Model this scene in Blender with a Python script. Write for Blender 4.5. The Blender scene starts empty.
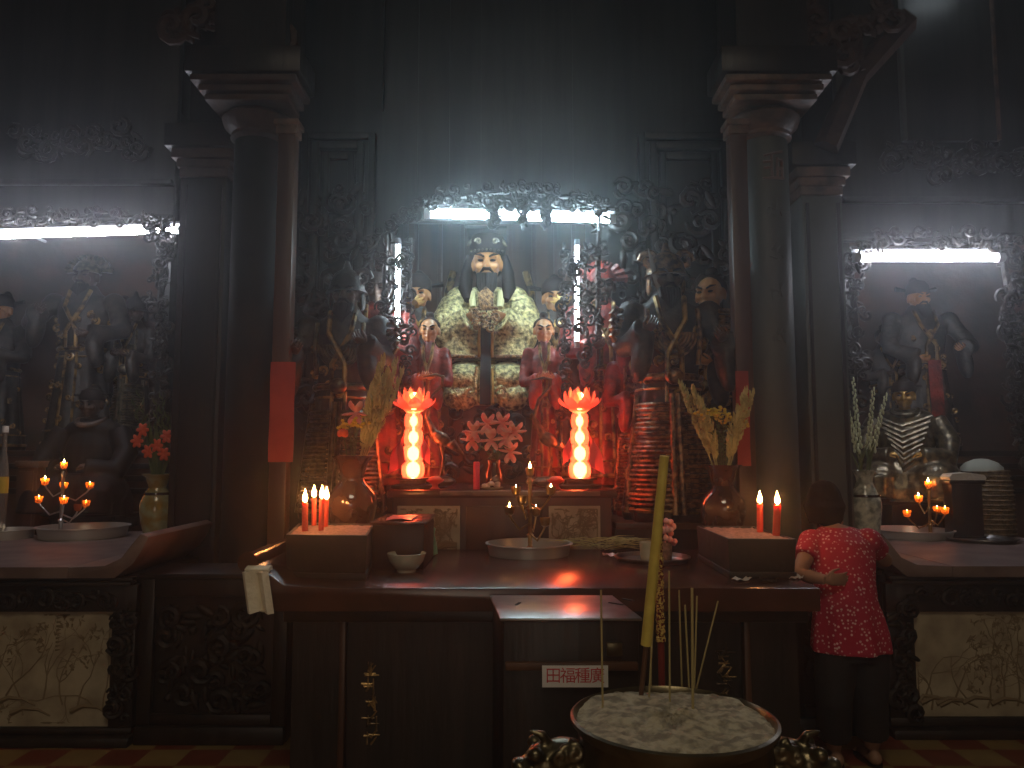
import bpy, math, random
from mathutils import Vector as V, Matrix as M
SC = bpy.context.scene
COL = SC.collection
PI = math.pi
rnd = random.Random(7)
# ---------------------------------------------------------------- camera maths
PITCH = math.radians(5.2); FPX = 770.0; CAM = V((0, 0, 1.6))
_c, _s = math.cos(PITCH), math.sin(PITCH)
def ray(px, py):
    x = (px-512)/FPX; u = -(py-384)/FPX
    return V((x, _c-u*_s, _s+u*_c))
def at(px, py, Y):
    d = ray(px, py); return CAM+d*(Y/d.y)
def onz(px, py, z):
    d = ray(px, py); return CAM+d*((z-CAM.z)/d.z)
def mpp(p):
    d = V(p)-CAM; return (d.y*_c+d.z*_s)/FPX
cam = bpy.data.cameras.new('camera'); cam_o = bpy.data.objects.new('camera', cam); COL.objects.link(cam_o)
cam_o.location = CAM; cam_o.rotation_euler = (PI/2+PITCH, 0, 0)
cam.sensor_width = 36; cam.lens = 36*FPX/1024; cam.clip_start = .05
SC.camera = cam_o
# ---------------------------------------------------------------- materials
def mat(name, c1, c2=None, scale=6, rough=.5, metal=0, bump=0, bscale=40, emit=None, est=0, spec=.5, stretch=(1, 1, 1), sss=0, coat=0, trans=0, lo=.4, hi=.6):
    m = bpy.data.materials.new(name); m.use_nodes = True
    nt = m.node_tree; N = nt.nodes; L = nt.links
    b = N['Principled BSDF']
    b.inputs['Base Color'].default_value = (*c1, 1)
    b.inputs['Roughness'].default_value = rough; b.inputs['Metallic'].default_value = metal
    b.inputs['Specular IOR Level'].default_value = spec; b.inputs['Coat Weight'].default_value = coat
    if sss:
        b.inputs['Subsurface Weight'].default_value = sss; b.inputs['Subsurface Radius'].default_value = (.03, .008, .004); b.inputs['Subsurface Scale'].default_value = 1
    if trans: b.inputs['Transmission Weight'].default_value = trans
    if emit:
        b.inputs['Emission Color'].default_value = (*emit, 1); b.inputs['Emission Strength'].default_value = est
    if c2 or bump:
        tc = N.new('ShaderNodeTexCoord'); mp = N.new('ShaderNodeMapping'); mp.inputs['Scale'].default_value = stretch
        L.new(tc.outputs['Object'], mp.inputs['Vector'])
    if c2:
        n = N.new('ShaderNodeTexNoise'); n.inputs['Scale'].default_value = scale; n.inputs['Detail'].default_value = 6
        r = N.new('ShaderNodeValToRGB'); r.color_ramp.elements[0].position = lo; r.color_ramp.elements[1].position = hi
        r.color_ramp.elements[0].color = (*c1, 1); r.color_ramp.elements[1].color = (*c2, 1)
        L.new(mp.outputs[0], n.inputs['Vector']); L.new(n.outputs['Fac'], r.inputs['Fac']); L.new(r.outputs[0], b.inputs['Base Color'])
    if bump:
        n2 = N.new('ShaderNodeTexNoise'); n2.inputs['Scale'].default_value = bscale; n2.inputs['Detail'].default_value = 4
        bp = N.new('ShaderNodeBump'); bp.inputs['Strength'].default_value = bump; bp.inputs['Distance'].default_value = .02
        L.new(mp.outputs[0], n2.inputs['Vector']); L.new(n2.outputs['Fac'], bp.inputs['Height']); L.new(bp.outputs[0], b.inputs['Normal'])
    return m
def emat(name, c, s):
    m = bpy.data.materials.new(name); m.use_nodes = True; nt = m.node_tree; nt.nodes.clear()
    e = nt.nodes.new('ShaderNodeEmission'); e.inputs[0].default_value = (*c, 1); e.inputs[1].default_value = s
    o = nt.nodes.new('ShaderNodeOutputMaterial'); nt.links.new(e.outputs[0], o.inputs[0]); return m
def shade_mat(name, c, tint, e, es, fac=.5):
    """thin coloured plastic: part clear, part milky, faintly glowing from the lamp in it"""
    m = bpy.data.materials.new(name); m.use_nodes = True; nt = m.node_tree; N = nt.nodes; L = nt.links; N.clear()
    t = N.new('ShaderNodeBsdfTransparent'); t.inputs[0].default_value = (*tint, 1)
    d = N.new('ShaderNodeBsdfTranslucent'); d.inputs[0].default_value = (*c, 1)
    g = N.new('ShaderNodeBsdfGlossy'); g.inputs[0].default_value = (1, .8, .8, 1); g.inputs['Roughness'].default_value = .15
    em = N.new('ShaderNodeEmission'); em.inputs[0].default_value = (*e, 1); em.inputs[1].default_value = es
    a = N.new('ShaderNodeMixShader'); a.inputs[0].default_value = fac; L.new(t.outputs[0], a.inputs[1]); L.new(d.outputs[0], a.inputs[2])
    b = N.new('ShaderNodeMixShader'); b.inputs[0].default_value = .06; L.new(a.outputs[0], b.inputs[1]); L.new(g.outputs[0], b.inputs[2])
    s = N.new('ShaderNodeAddShader'); L.new(b.outputs[0], s.inputs[0]); L.new(em.outputs[0], s.inputs[1])
    o = N.new('ShaderNodeOutputMaterial'); L.new(s.outputs[0], o.inputs[0]); return m
GR = (1, 1, .12)
MT = dict(
    black=mat('black_lacquer_wood', (.007, .005, .004), (.019, .011, .008), 9, .42, bump=.25, bscale=14, stretch=GR),
    carvedull=mat('dull_carved_wood', (.008, .006, .005), (.018, .011, .008), 20, .5, bump=.3, bscale=60, spec=.3),
    carve=mat('carved_black_wood', (.009, .007, .006), (.026, .018, .012), 20, .34, bump=.3, bscale=60),
    gilt=mat('worn_gilt_wood', (.05, .032, .018), (.40, .25, .09), 14, .34, metal=.55, bump=.3, bscale=50),
    brown=mat('brown_wood', (.055, .024, .013), (.10, .045, .022), 7, .42, bump=.2, bscale=12, stretch=GR),
    panel=mat('dark_board_wood', (.010, .0105, .010), (.026, .025, .022), 10, .42, bump=.35, bscale=9, stretch=(1, 1, .08)),
    redwood=mat('red_lacquer_top', (.050, .018, .012), (.085, .028, .017), 5, .23, bump=.03, bscale=20, spec=.7),
    redfront=mat('red_lacquer_front', (.075, .020, .012), (.13, .035, .018), 5, .4, bump=.1, bscale=20),
    topgrey=mat('worn_grey_red_tabletop', (.13, .085, .075), (.20, .14, .125), 5, .45, bump=.05),
    stone=mat('pale_marble', (.24, .19, .125), (.42, .36, .25), 7, .5, lo=.3, hi=.62),
    ink=mat('brown_ink', (.20, .145, .08), rough=.7),
    wallr=mat('sooty_red_brown_wall', (.10, .045, .026), (.05, .03, .022), 3, .7, bump=.3, bscale=10),
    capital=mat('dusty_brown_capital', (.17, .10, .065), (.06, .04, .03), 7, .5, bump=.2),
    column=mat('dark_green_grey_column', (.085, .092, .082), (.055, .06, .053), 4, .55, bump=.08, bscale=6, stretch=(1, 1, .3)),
    redpaper=mat('red_paper', (.42, .045, .03), (.33, .03, .02), 4, .65),
    gold=mat('gold_paint', (.62, .40, .13), (.45, .26, .07), 12, .33, metal=.6, bump=.1),
    brocade=mat('gold_green_brocade', (.12, .10, .035), (.85, .74, .36), 30, .30, metal=.45, bump=.9, bscale=60, lo=.35, hi=.62),
    brocade2=mat('gold_brown_brocade', (.10, .05, .025), (.50, .30, .13), 40, .35, metal=.4, bump=.8, bscale=80),
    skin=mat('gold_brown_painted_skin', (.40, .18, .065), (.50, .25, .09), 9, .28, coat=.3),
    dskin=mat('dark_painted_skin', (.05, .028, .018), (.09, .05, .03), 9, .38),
    robe=mat('dark_painted_robe', (.012, .011, .010), (.045, .033, .024), 16, .48, bump=.4, bscale=24),
    redrobe=mat('red_painted_robe', (.32, .045, .03), (.10, .02, .015), 10, .34, bump=.5, bscale=26),
    armour=mat('red_gold_armour', (.06, .032, .02), (.30, .17, .08), 24, .3, metal=.6, bump=.3, bscale=50),
    darm=mat('dark_bronze_armour', (.05, .042, .028), (.17, .14, .085), 22, .3, metal=.7, bump=.2),
    whair=mat('soft_black_hair', (.006, .004, .003), rough=.85, spec=.05),
    hair=mat('black_hair', (.012, .008, .006), rough=.6, spec=.2),
    steel=mat('brushed_steel', (.50, .48, .46), (.38, .36, .34), 12, .28, metal=1),
    tray=mat('aluminium_tray', (.66, .64, .60), rough=.34, metal=.6),
    brass=mat('old_brass', (.42, .28, .10), (.25, .16, .06), 14, .3, metal=.95),
    bronze=mat('urn_bronze', (.16, .13, .075), (.085, .07, .04), 8, .32, metal=.85, bump=.08, bscale=20),
    ash=mat('incense_ash', (.44, .38, .26), (.20, .17, .115), 26, .95, bump=.8, bscale=55),
    yellow=mat('yellow_incense_paste', (.62, .49, .09), (.54, .41, .07), 20, .7),
    stick=mat('thin_incense_stick', (.34, .27, .11), rough=.8),
    redstick=mat('dark_red_stick', (.20, .02, .015), rough=.7),
    glitter=mat('gold_glitter_wrap', (.22, .015, .012), (1.0, .72, .20), 140, .22, metal=.35, bump=.8, bscale=200, lo=.47, hi=.52),
    wax=mat('red_candle_wax', (.72, .07, .035), rough=.45, sss=.7),
    sand=mat('ash_sand_in_box', (.42, .22, .15), (.26, .13, .09), 40, .9, bump=.6, bscale=70),
    box=mat('old_box_wood', (.024, .016, .010), (.013, .009, .006), 6, .6, bump=.3, bscale=10),
    porc=mat('celadon_porcelain', (.46, .48, .36), (.60, .60, .48), 9, .18, coat=.5),
    vblue=mat('mottled_porcelain', (.66, .65, .52), (.22, .23, .18), 18, .2, coat=.5),
    vgreen=mat('green_yellow_glazed_vase', (.34, .36, .22), (.30, .20, .04), 12, .2, coat=.5),
    vbrown=mat('black_brown_glaze', (.035, .014, .010), (.08, .03, .018), 7, .1, coat=.8),
    leaf=mat('green_leaf', (.07, .11, .025), (.10, .12, .03), 9, .55),
    plume=mat('pale_yellow_plume', (.56, .51, .21), (.36, .32, .12), 18, .8),
    bud=mat('white_green_bud', (.68, .74, .50), rough=.6),
    orange=mat('orange_red_petal', (.72, .10, .03), rough=.55),
    pinkp=mat('pink_petal', (.88, .52, .46), (.80, .26, .24), 16, .55),
    yel=mat('yellow_flower', (.70, .50, .04), rough=.6),
    cream=mat('pale_yellow_collar', (.62, .56, .28), rough=.4),
    label=mat('yellow_bottle_label', (.50, .40, .04), rough=.6),
    pinkc=mat('pink_cloth', (.75, .10, .14), rough=.6),
    greenc=mat('green_plastic', (.12, .42, .26), rough=.4),
    pinkpl=mat('pink_plastic_sheet', (.45, .14, .14), rough=.3),
    towel=mat('white_towel', (.85, .78, .62), (.72, .64, .48), 14, .95, bump=.4, bscale=80),
    white=mat('white_sticker', (.72, .70, .68), rough=.5),
    redink=mat('red_ink', (.52, .03, .04), rough=.5),
    paperw=mat('pale_crumpled_paper', (.52, .46, .38), rough=.8, bump=.4, bscale=30),
    wicker=mat('woven_rattan', (.24, .16, .08), (.12, .08, .04), 30, .7, bump=.5, bscale=60),
    lid=mat('grey_green_cloth', (.30, .32, .27), rough=.9),
    foil=mat('crumpled_foil', (.6, .58, .54), rough=.3, metal=.9, bump=1, bscale=40),
    glass=mat('lamp_glass', (.9, .85, .8), rough=.06, trans=.85),
    amber=shade_mat('amber_oil_glass', (.95, .40, .12), (1, .62, .30), (1, .4, .1), 0, .5),
    pskin=mat('person_skin', (.30, .165, .105), (.27, .145, .09), 9, .55),
    trouser=mat('black_trousers', (.010, .009, .010), rough=.85),
    dark=mat('slot_black', (.004, .004, .004), rough=.8),
    casing=mat('lamp_casing', (.35, .36, .38), rough=.5),
    candlepink=mat('magenta_candle', (.75, .04, .12), rough=.4, sss=.5),
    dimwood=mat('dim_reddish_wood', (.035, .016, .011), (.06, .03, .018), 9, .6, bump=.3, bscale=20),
    shadecol=mat('shade_dark_column', (.012, .010, .009), (.02, .016, .014), 5, .7, spec=.2),  # left column only: its weaker light put into a darker colour
    plaster=mat('dark_sooty_plaster', (.030, .028, .027), (.055, .048, .042), 3, .8, bump=.2, bscale=8),
    tube=emat('white_tube_glow', (.86, .88, 1.0), 50),
    tubedim=emat('dim_tube_glow', (.8, .92, 1.0), 9),
    tubeb=emat('cool_tube_glow', (.64, .88, 1.0), 72),
    led=emat('led_strip_glow', (.82, .92, 1.0), 40),
    flame=emat('flame_glow', (1, .37, .10), 120),
    oilflame=emat('oil_flame_glow', (1, .50, .17), 110),
    bulb=emat('lotus_bulb_glow', (1, .37, .13), 40),
    shell=shade_mat('red_clear_plastic', (.98, .14, .10), (1, .40, .30), (1, .075, .055), .55, .45),
    petal=shade_mat('lotus_petal_plastic', (1, .42, .27), (1, .66, .52), (1, .15, .09), .16, .5),
)
def dots_mat():
    m = mat('red_blouse_cloth', (.27, .010, .080), rough=.85); nt = m.node_tree; N = nt.nodes; L = nt.links
    tc = N.new('ShaderNodeTexCoord'); vo = N.new('ShaderNodeTexVoronoi'); vo.inputs['Scale'].default_value = 50; vo.inputs['Randomness'].default_value = .75
    r = N.new('ShaderNodeValToRGB'); r.color_ramp.elements[0].position = .24; r.color_ramp.elements[1].position = .34
    r.color_ramp.elements[0].color = (.72, .50, .48, 1); r.color_ramp.elements[1].color = (.42, .012, .045, 1)
    L.new(tc.outputs['Object'], vo.inputs['Vector']); L.new(vo.outputs['Distance'], r.inputs[0]); L.new(r.outputs[0], N['Principled BSDF'].inputs['Base Color'])
    return m
MT['blouse'] = dots_mat()
def tile_mat():
    m = mat('red_yellow_floor_tiles', (.1, .1, .1), rough=.35); nt = m.node_tree; N = nt.nodes; L = nt.links
    tc = N.new('ShaderNodeTexCoord'); mp = N.new('ShaderNodeMapping')
    ck = N.new('ShaderNodeTexChecker'); ck.inputs['Scale'].default_value = 4.6
    ck.inputs[1].default_value = (.24, .055, .03, 1); ck.inputs[2].default_value = (.36, .24, .09, 1)
    n = N.new('ShaderNodeTexNoise'); n.inputs['Scale'].default_value = 6
    mx = N.new('ShaderNodeMixRGB'); mx.blend_type = 'MULTIPLY'; mx.inputs[0].default_value = .5
    L.new(tc.outputs['Object'], mp.inputs[0]); L.new(mp.outputs[0], ck.inputs[0]); L.new(mp.outputs[0], n.inputs[0])
    L.new(ck.outputs[0], mx.inputs[1]); L.new(n.outputs[0], mx.inputs[2]); L.new(mx.outputs[0], N['Principled BSDF'].inputs['Base Color'])
    return m
MT['tile'] = tile_mat()
# ---------------------------------------------------------------- mesh builder
def rot(ax, a): return M.Rotation(a, 3, ax)
class MB:
    def __init__(s): s.v = []; s.f = []
    def rings(s, R, close=True, cap0=True, cap1=True):
        b = len(s.v); n = len(R[0])
        for r in R: s.v.extend(V(p) for p in r)
        k = n if close else n-1
        for i in range(len(R)-1):
            for j in range(k):
                a = b+i*n+j; c = b+i*n+(j+1) % n
                s.f.append((a, c, c+n, a+n))
        if cap0: s.f.append(tuple(b+j for j in range(n-1, -1, -1)))
        if cap1: s.f.append(tuple(b+(len(R)-1)*n+j for j in range(n)))
        return s
    def box(s, c, d, rz=0, R=None, taper=1):
        R = R or rot('Z', rz); c = V(c); x, y, z = d[0]/2, d[1]/2, d[2]/2; t = taper
        lo = [c+R@V((a*x, b*y, -z)) for a, b in ((-1, -1), (1, -1), (1, 1), (-1, 1))]
        hi = [c+R@V((a*x*t, b*y*t, z)) for a, b in ((-1, -1), (1, -1), (1, 1), (-1, 1))]
        return s.rings([lo, hi])
    def bb(s, x0, x1, y0, y1, z0, z1): return s.box(((x0+x1)/2, (y0+y1)/2, (z0+z1)/2), (x1-x0, y1-y0, z1-z0))
    def ell(s, c, r, R=None, n=12, m=8):
        c = V(c); R = R or M.Identity(3); out = []
        for i in range(m+1):
            t = PI*(max(.02, min(m-.02, i)))/m; ct, st = -math.cos(t), math.sin(t)
            out.append([c+R@V((r[0]*st*math.cos(2*PI*j/n), r[1]*st*math.sin(2*PI*j/n), r[2]*ct)) for j in range(n)])
        return s.rings(out)
    def tube(s, P, r, n=8, flat=1, closed=False):
        P = [V(p) for p in P]; k = len(P)
        if not hasattr(r, '__len__'): r = [r]*k
        T = [(P[min(i+1, k-1)]-P[max(i-1, 0)]).normalized() for i in range(k)]
        if closed: T = [(P[(i+1) % k]-P[i-1]).normalized() for i in range(k)]
        up = V((0, 0, 1)) if abs(T[0].z) < .9 else V((0, 1, 0))
        a = T[0].cross(up).normalized(); out = []
        for i in range(k):
            a = (a-T[i]*a.dot(T[i])).normalized(); b = T[i].cross(a)
            out.append([P[i]+(a*math.cos(2*PI*j/n)+b*math.sin(2*PI*j/n)*flat)*r[i] for j in range(n)])
        if closed: out.append(out[0])
        return s.rings(out, True, not closed, not closed)
    def lathe(s, prof, c=(0, 0, 0), n=28, R=None, mod=None, cap0=True, cap1=True):
        c = V(c); R = R or M.Identity(3); out = []
        for r, z in prof:
            out.append([c+R@V(((mod(2*PI*j/n, r, z) if mod else r)*math.cos(2*PI*j/n), (mod(2*PI*j/n, r, z) if mod else r)*math.sin(2*PI*j/n), z)) for j in range(n)])
        return s.rings(out, True, cap0, cap1)
    def ext(s, poly, y0, y1):
        """closed outline of (x, z) pushed from y0 to y1"""
        return s.rings([[V((x, y0, z)) for x, z in poly], [V((x, y1, z)) for x, z in poly]])
    def sheet(s, G):
        b = len(s.v); n = len(G[0])
        for r in G: s.v.extend(V(p) for p in r)
        for i in range(len(G)-1):
            for j in range(n-1):
                a = b+i*n+j; s.f.append((a, a+1, a+n+1, a+n))
        return s
    def mesh(s, name, off=V((0, 0, 0))):
        me = bpy.data.meshes.new(name); me.from_pydata([tuple(p-off) for p in s.v], [], s.f); me.update(); return me
def wloc(o):
    p = V((0, 0, 0))
    while o: p += o.location; o = o.parent
    return p
def finish(me, ang=40):
    for p in me.polygons: p.use_smooth = True
    me.set_sharp_from_angle(angle=math.radians(ang))
def build(name, mb, m, parent=None, label=None, vox=0, smooth=3, bevel=0, solid=0, sub=0, off=None, ang=40, disp=0):
    o_ = wloc(parent) if off is None else V(off)
    me = mb.mesh(name, o_)
    o = bpy.data.objects.new(name, me)
    COL.objects.link(o)
    mods = False
    if solid: md = o.modifiers.new('s', 'SOLIDIFY'); md.thickness = solid; md.offset = 0; mods = True
    if vox:
        md = o.modifiers.new('r', 'REMESH'); md.mode = 'VOXEL'; md.voxel_size = vox
        if smooth: md = o.modifiers.new('m', 'SMOOTH'); md.iterations = smooth; md.factor = .5
        mods = True
    if sub: md = o.modifiers.new('u', 'SUBSURF'); md.levels = sub; md.render_levels = sub; mods = True
    if bevel: md = o.modifiers.new('b', 'BEVEL'); md.width = bevel; md.segments = 2; md.limit_method = 'ANGLE'; md.angle_limit = math.radians(50); mods = True
    if mods:
        dg = bpy.context.evaluated_depsgraph_get(); n = bpy.data.meshes.new_from_object(o.evaluated_get(dg)); o.modifiers.clear(); o.data = n; n.name = name; me = n
    me.materials.clear(); me.materials.append(MT[m] if isinstance(m, str) else m)
    finish(me, 180 if vox else ang)
    o.parent = parent
    if parent is None and off is not None: o.location = o_
    if label: o['label'] = label
    return o
def tag(o, label, cat, group=None, kind='thing'):
    o['label'] = label; o['category'] = cat; o['kind'] = kind
    if group: o['group'] = group
    return o
def thing(name, label, cat, loc, group=None, kind='thing'):
    o = bpy.data.objects.new(name, None); COL.objects.link(o); o.location = loc; o.empty_display_size = .1
    return tag(o, label, cat, group, kind)
def solo(name, mb, m, label, cat, loc, group=None, **k):
    return tag(build(name, mb, m, off=loc, **k), label, cat, group)
def struct(name, mb, m, **k):
    o = build(name, mb, m, **k); o['kind'] = 'structure'; return o
def dup(root, loc, rz=None, label=None, scale=None):
    r = root.copy(); COL.objects.link(r); r.location = loc
    if rz is not None: r.rotation_euler = (0, 0, rz)
    if scale: r.scale = (scale,)*3
    if label: r['label'] = label
    for ch in root.children:
        c = ch.copy(); COL.objects.link(c); c.parent = r
        for g in ch.children:
            d = g.copy(); COL.objects.link(d); d.parent = c
    return r
def text(name, s, size, m, parent, loc, R=None, ext=.002, spacing=1, label=None, wide=1, bold=0):
    cu = bpy.data.curves.new(name, 'FONT'); cu.body = s; cu.size = size; cu.extrude = ext; cu.align_x = 'CENTER'; cu.align_y = 'CENTER'
    cu.space_character = spacing; cu.offset = bold
    t = bpy.data.objects.new(name, cu); COL.objects.link(t)
    dg = bpy.context.evaluated_depsgraph_get(); me = bpy.data.meshes.new_from_object(t.evaluated_get(dg))
    bpy.data.objects.remove(t)
    R4 = (R or M.Rotation(PI/2, 3, 'X')).to_4x4()
    me.transform(M.Diagonal((wide, 1, 1, 1))); me.transform(R4); me.transform(M.Translation(V(loc)-wloc(parent)))
    me.materials.clear(); me.materials.append(MT[m]); me.name = name
    o = bpy.data.objects.new(name, me); COL.objects.link(o); o.parent = parent
    if label: o['label'] = label
    return o
# ---------------------------------------------------------------- ornament
def curl(mb, c, size, a0, hand=1, w=.16, lift=.3, turns=1.3, n=13, U=V((1, 0, 0)), W=V((0, 0, 1)), D=V((0, -1, 0))):
    P = []; R = []
    for i in range(n):
        t = i/(n-1); a = a0+hand*turns*2*PI*t; r = size*(1-t)**.8*.55+size*.06
        P.append(c+U*(math.cos(a)*r+(1-t)*0)+W*math.sin(a)*r+D*(size*lift*t)); R.append(size*w*(.35+.9*math.sin(PI*min(1, t*.9+.12))))
    mb.tube(P, R, 6)
def leafblob(mb, c, size, a):
    mb.ell(c, (size*.55, size*.16, size*.2), rot('Y', a)@rot('X', rnd.uniform(-.5, .5)), 8, 6)
def carving(mb, fn, n, smin, smax, depth=.05):
    """fn() gives a point on the board; scrolls, leaves and beads stand out of it"""
    for i in range(n):
        c = V(fn()); s = rnd.uniform(smin, smax); c.y -= rnd.uniform(0, depth); k = rnd.random()
        if k < .45: curl(mb, c, s, rnd.uniform(0, 6.28), rnd.choice((-1, 1)))
        elif k < .85: leafblob(mb, c, s, rnd.uniform(0, 3.14))
        else: mb.ell(c, (s*.2,)*3, None, 8, 6)
def rect_px(x0, y0, x1, y1, Y, sp=0):
    fn = lambda: at(rnd.uniform(x0, x1), rnd.uniform(y0, y1), Y)
    if sp: fn.spine = [at((x0+x1)/2, y0-6, Y), at((x0+x1)/2, (y0+y1)/2, Y), at((x0+x1)/2, y1, Y)]
    return fn
def path_px(P, w, Y):
    L = [math.dist(P[i], P[i+1]) for i in range(len(P)-1)]; S = sum(L)
    def fn():
        t = rnd.uniform(0, S)
        for i, l in enumerate(L):
            if t <= l: break
            t -= l
        f = t/l; x = P[i][0]+(P[i+1][0]-P[i][0])*f; y = P[i][1]+(P[i+1][1]-P[i][1])*f
        return at(x+rnd.uniform(-w, w), y+rnd.uniform(-w, w), Y)
    fn.spine = [at(x, y, Y) for x, y in P]
    return fn
exec_parts = []
# ================================================================ THE SETTING
def sbox(name, m, x0, x1, y0, y1, z0, z1, **k): return struct(name, MB().bb(x0, x1, y0, y1, z0, z1), m, **k)
sbox('floor', 'tile', -6.2, 6.2, -6, 7.8, -.1, 0)
sbox('wall_back', 'plaster', -6.2, 6.2, 7.6, 7.8, 0, 6.6)
sbox('wall_left', 'plaster', -6.4, -6.2, -6, 7.8, 0, 6.6)
sbox('wall_right', 'plaster', 6.2, 6.4, -6, 7.8, 0, 6.6)
struct('wall_front', MB().bb(-6.2, -1.4, -6.2, -6, 0, 6.6).bb(1.4, 6.2, -6.2, -6, 0, 6.6).bb(-1.4, 1.4, -6.2, -6, 2.8, 6.6), 'plaster')
cl = MB()   # ceiling with an open light well over the incense burner
cl.bb(-6.2, -1.3, -6, 7.8, 6.6, 6.75).bb(1.3, 6.2, -6, 7.8, 6.6, 6.75).bb(-1.3, 1.3, -6, -3.2, 6.6, 6.75).bb(-1.3, 1.3, -.6, 7.8, 6.6, 6.75)
struct('ceiling', cl, 'plaster')
def xz(px, py, Y): p = at(px, py, Y); return p.x, p.z
def pxbox(mb, x0, y0, x1, y1, Y, dep, z0=None):
    """board whose front face covers the pixel rectangle at depth Y"""
    a = at(x0, y0, Y); b = at(x1, y1, Y)
    return mb.bb(a.x, b.x, Y, Y+dep, b.z if z0 is None else z0, a.z)
# back of the three niches and the boarding above and between them
n = 0
def trim(mb, m, **k):
    global n; n += 1; return struct('trim_%d' % n, mb, m, **k)
m_ = MB(); a = at(384, 222, 6.02); b = at(604, 0, 6.02)
m_.bb(a.x, b.x, 6.0, 6.08, a.z, 6.6)
for i in range(1, 7): x = a.x+(b.x-a.x)*i/7; m_.bb(x-.012, x+.012, 5.985, 6.0, a.z, 6.6)
trim(m_, 'panel')
for (x0, x1) in ((250, 384), (604, 760)):
    a = at(x0, 222, 6.2); b = at(x1, 0, 6.2); m_ = MB(); m_.bb(a.x, b.x, 6.2, 6.28, 0, 6.6); trim(m_, 'panel')
for (x0, x1, yb) in ((-140, 182, 222), (842, 1160, 240)):
    a = at(x0, yb, 5.95); b = at(x1, 0, 5.95); m_ = MB(); m_.bb(a.x, b.x, 5.95, 6.03, a.z, 6.6)
    for k_ in (.0, .045): m_.bb(a.x, b.x, 5.93-k_, 5.95, a.z+.02+k_*6, a.z+.06+k_*6)
    trim(m_, 'panel', bevel=.006)
# brown-red rear walls of the side niches, greyish boards behind the seated figure
a = at(-140, 220, 7.3); b = at(165, 440, 7.3); trim(MB().bb(a.x, b.x, 7.5, 7.6, .0, 4.4), 'wallr')
a = at(846, 240, 7.3); b = at(1180, 440, 7.3); trim(MB().bb(a.x, b.x, 7.5, 7.6, .0, 4.4), 'wallr')
m_ = MB(); a = at(400, 222, 7.2); b = at(590, 440, 7.2); m_.bb(a.x, b.x, 7.2, 7.28, 0, 4.4)
for px in (416, 440, 462, 510, 534, 556, 574): p = at(px, 300, 7.2); m_.bb(p.x-.02, p.x+.02, 7.16, 7.2, 1.4, 4.3)
trim(m_, 'brown', bevel=.008)
# side walls of the centre niche
for px in (384, 604):
    p = at(px, 300, 6.08); trim(MB().bb(p.x-.04, p.x+.04, 6.08, 7.3, 0, 4.4), 'panel')
for px, Y0 in ((165, 5.95), (846, 5.95)):
    p = at(px, 300, Y0+.1); trim(MB().bb(p.x-.04, p.x+.04, Y0+.09, 7.5, 0, 4.4), 'panel')

# ---------------------------------------------------------------- columns, piers, posts
def column(px, Y, side):
    p = at(px, 290, Y); ztop = at(px, 86, Y).z; z1 = at(px, 108, Y).z; z2 = at(px, 128, Y).z; r = 24*mpp(at(px, 300, Y))
    t = thing('round_column', 'thick round %s column with a stepped square capital, beside the %s side altar' % ('grey-green' if side == 'right' else 'shade-darkened', side), 'column', (p.x, Y+r, 0))
    cx, cy = p.x, Y+r
    mb = MB().lathe([(r*1.04, .35), (r*1.03, 1.5), (r, z2-.3), (r*.98, z2)], (cx, cy, 0), 36); build('shaft', mb, 'column' if side == 'right' else 'shadecol', t)
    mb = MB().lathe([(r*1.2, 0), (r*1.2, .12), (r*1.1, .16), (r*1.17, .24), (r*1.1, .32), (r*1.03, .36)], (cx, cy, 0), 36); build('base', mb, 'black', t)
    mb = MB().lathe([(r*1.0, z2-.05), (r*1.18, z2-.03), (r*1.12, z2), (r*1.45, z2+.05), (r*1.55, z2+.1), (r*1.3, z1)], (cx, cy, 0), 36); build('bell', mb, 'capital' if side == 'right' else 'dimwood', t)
    mb = MB()
    h = ztop-z1
    for k, w in ((0, 1.75), (.33, 1.95), (.66, 2.2)): mb.bb(cx-r*w, cx+r*w, cy-r*w, cy+.02, z1+h*(k+.01), z1+h*(k+.31))
    build('capital', mb, 'capital' if side == 'right' else 'dimwood', t, bevel=.012)  # left bell and capital in darker wood that stands for shade
    mb = MB().bb(cx-r*2.4, cx+r*2.4, cy-r*2.3, cy+.02, ztop, ztop+.18); build('abacus', mb, 'black', t, bevel=.015)
    mb = MB().box((cx, cy, (ztop+.18+6.6)/2), (2*r*1.5, 2*r*1.5, 6.6-ztop-.18)); build('upper_post', mb, 'black', t)
    if side == 'right':
        for (py, h_) in ((165, 1.25), (207, 1.0), (250, 1.0), (293, 1.0), (336, 1.0)):
            q = at(px, py, Y); q.x = cx+.01; mb = MB(); k = 5.0*mpp(q)*h_
            for (x0_, z0_, x1_, z1_) in (((-1.5, 1.6, 1.5, 2.3), (-.3, 1.9, -.3, -2.0), (-1.6, .6, -.3, .6), (-1.5, -.4, -.3, -.4), (.6, 1.2, .6, -2.0), (.6, .8, 1.4, .8), (.6, -.5, 1.4, -.5), (1.4, .8, 1.4, -2.0), (-1.7, -2.1, 1.7, -2.1)) if h_ > 1 else
                    [(rnd.uniform(-1.5, 1.5), rnd.uniform(-2, 2), rnd.uniform(-1.5, 1.5), rnd.uniform(-2, 2)) for _ in range(7)]):
                f = lambda x, z: V((q.x+x*k, Y+r-math.sqrt(max(0, r*r*1.01-(x*k)**2))-.003, q.z+z*k))
                mb.tube([f(x0_, z0_), f((x0_+x1_)/2, (z0_+z1_)/2), f(x1_, z1_)], k*(.24 if h_ > 1 else .17), 6)
            build('carved_character', mb, 'topgrey' if h_ > 1 else 'column', t)
    return t
column(776, 5.0, 'right'); column(246, 5.0, 'left')
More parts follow.
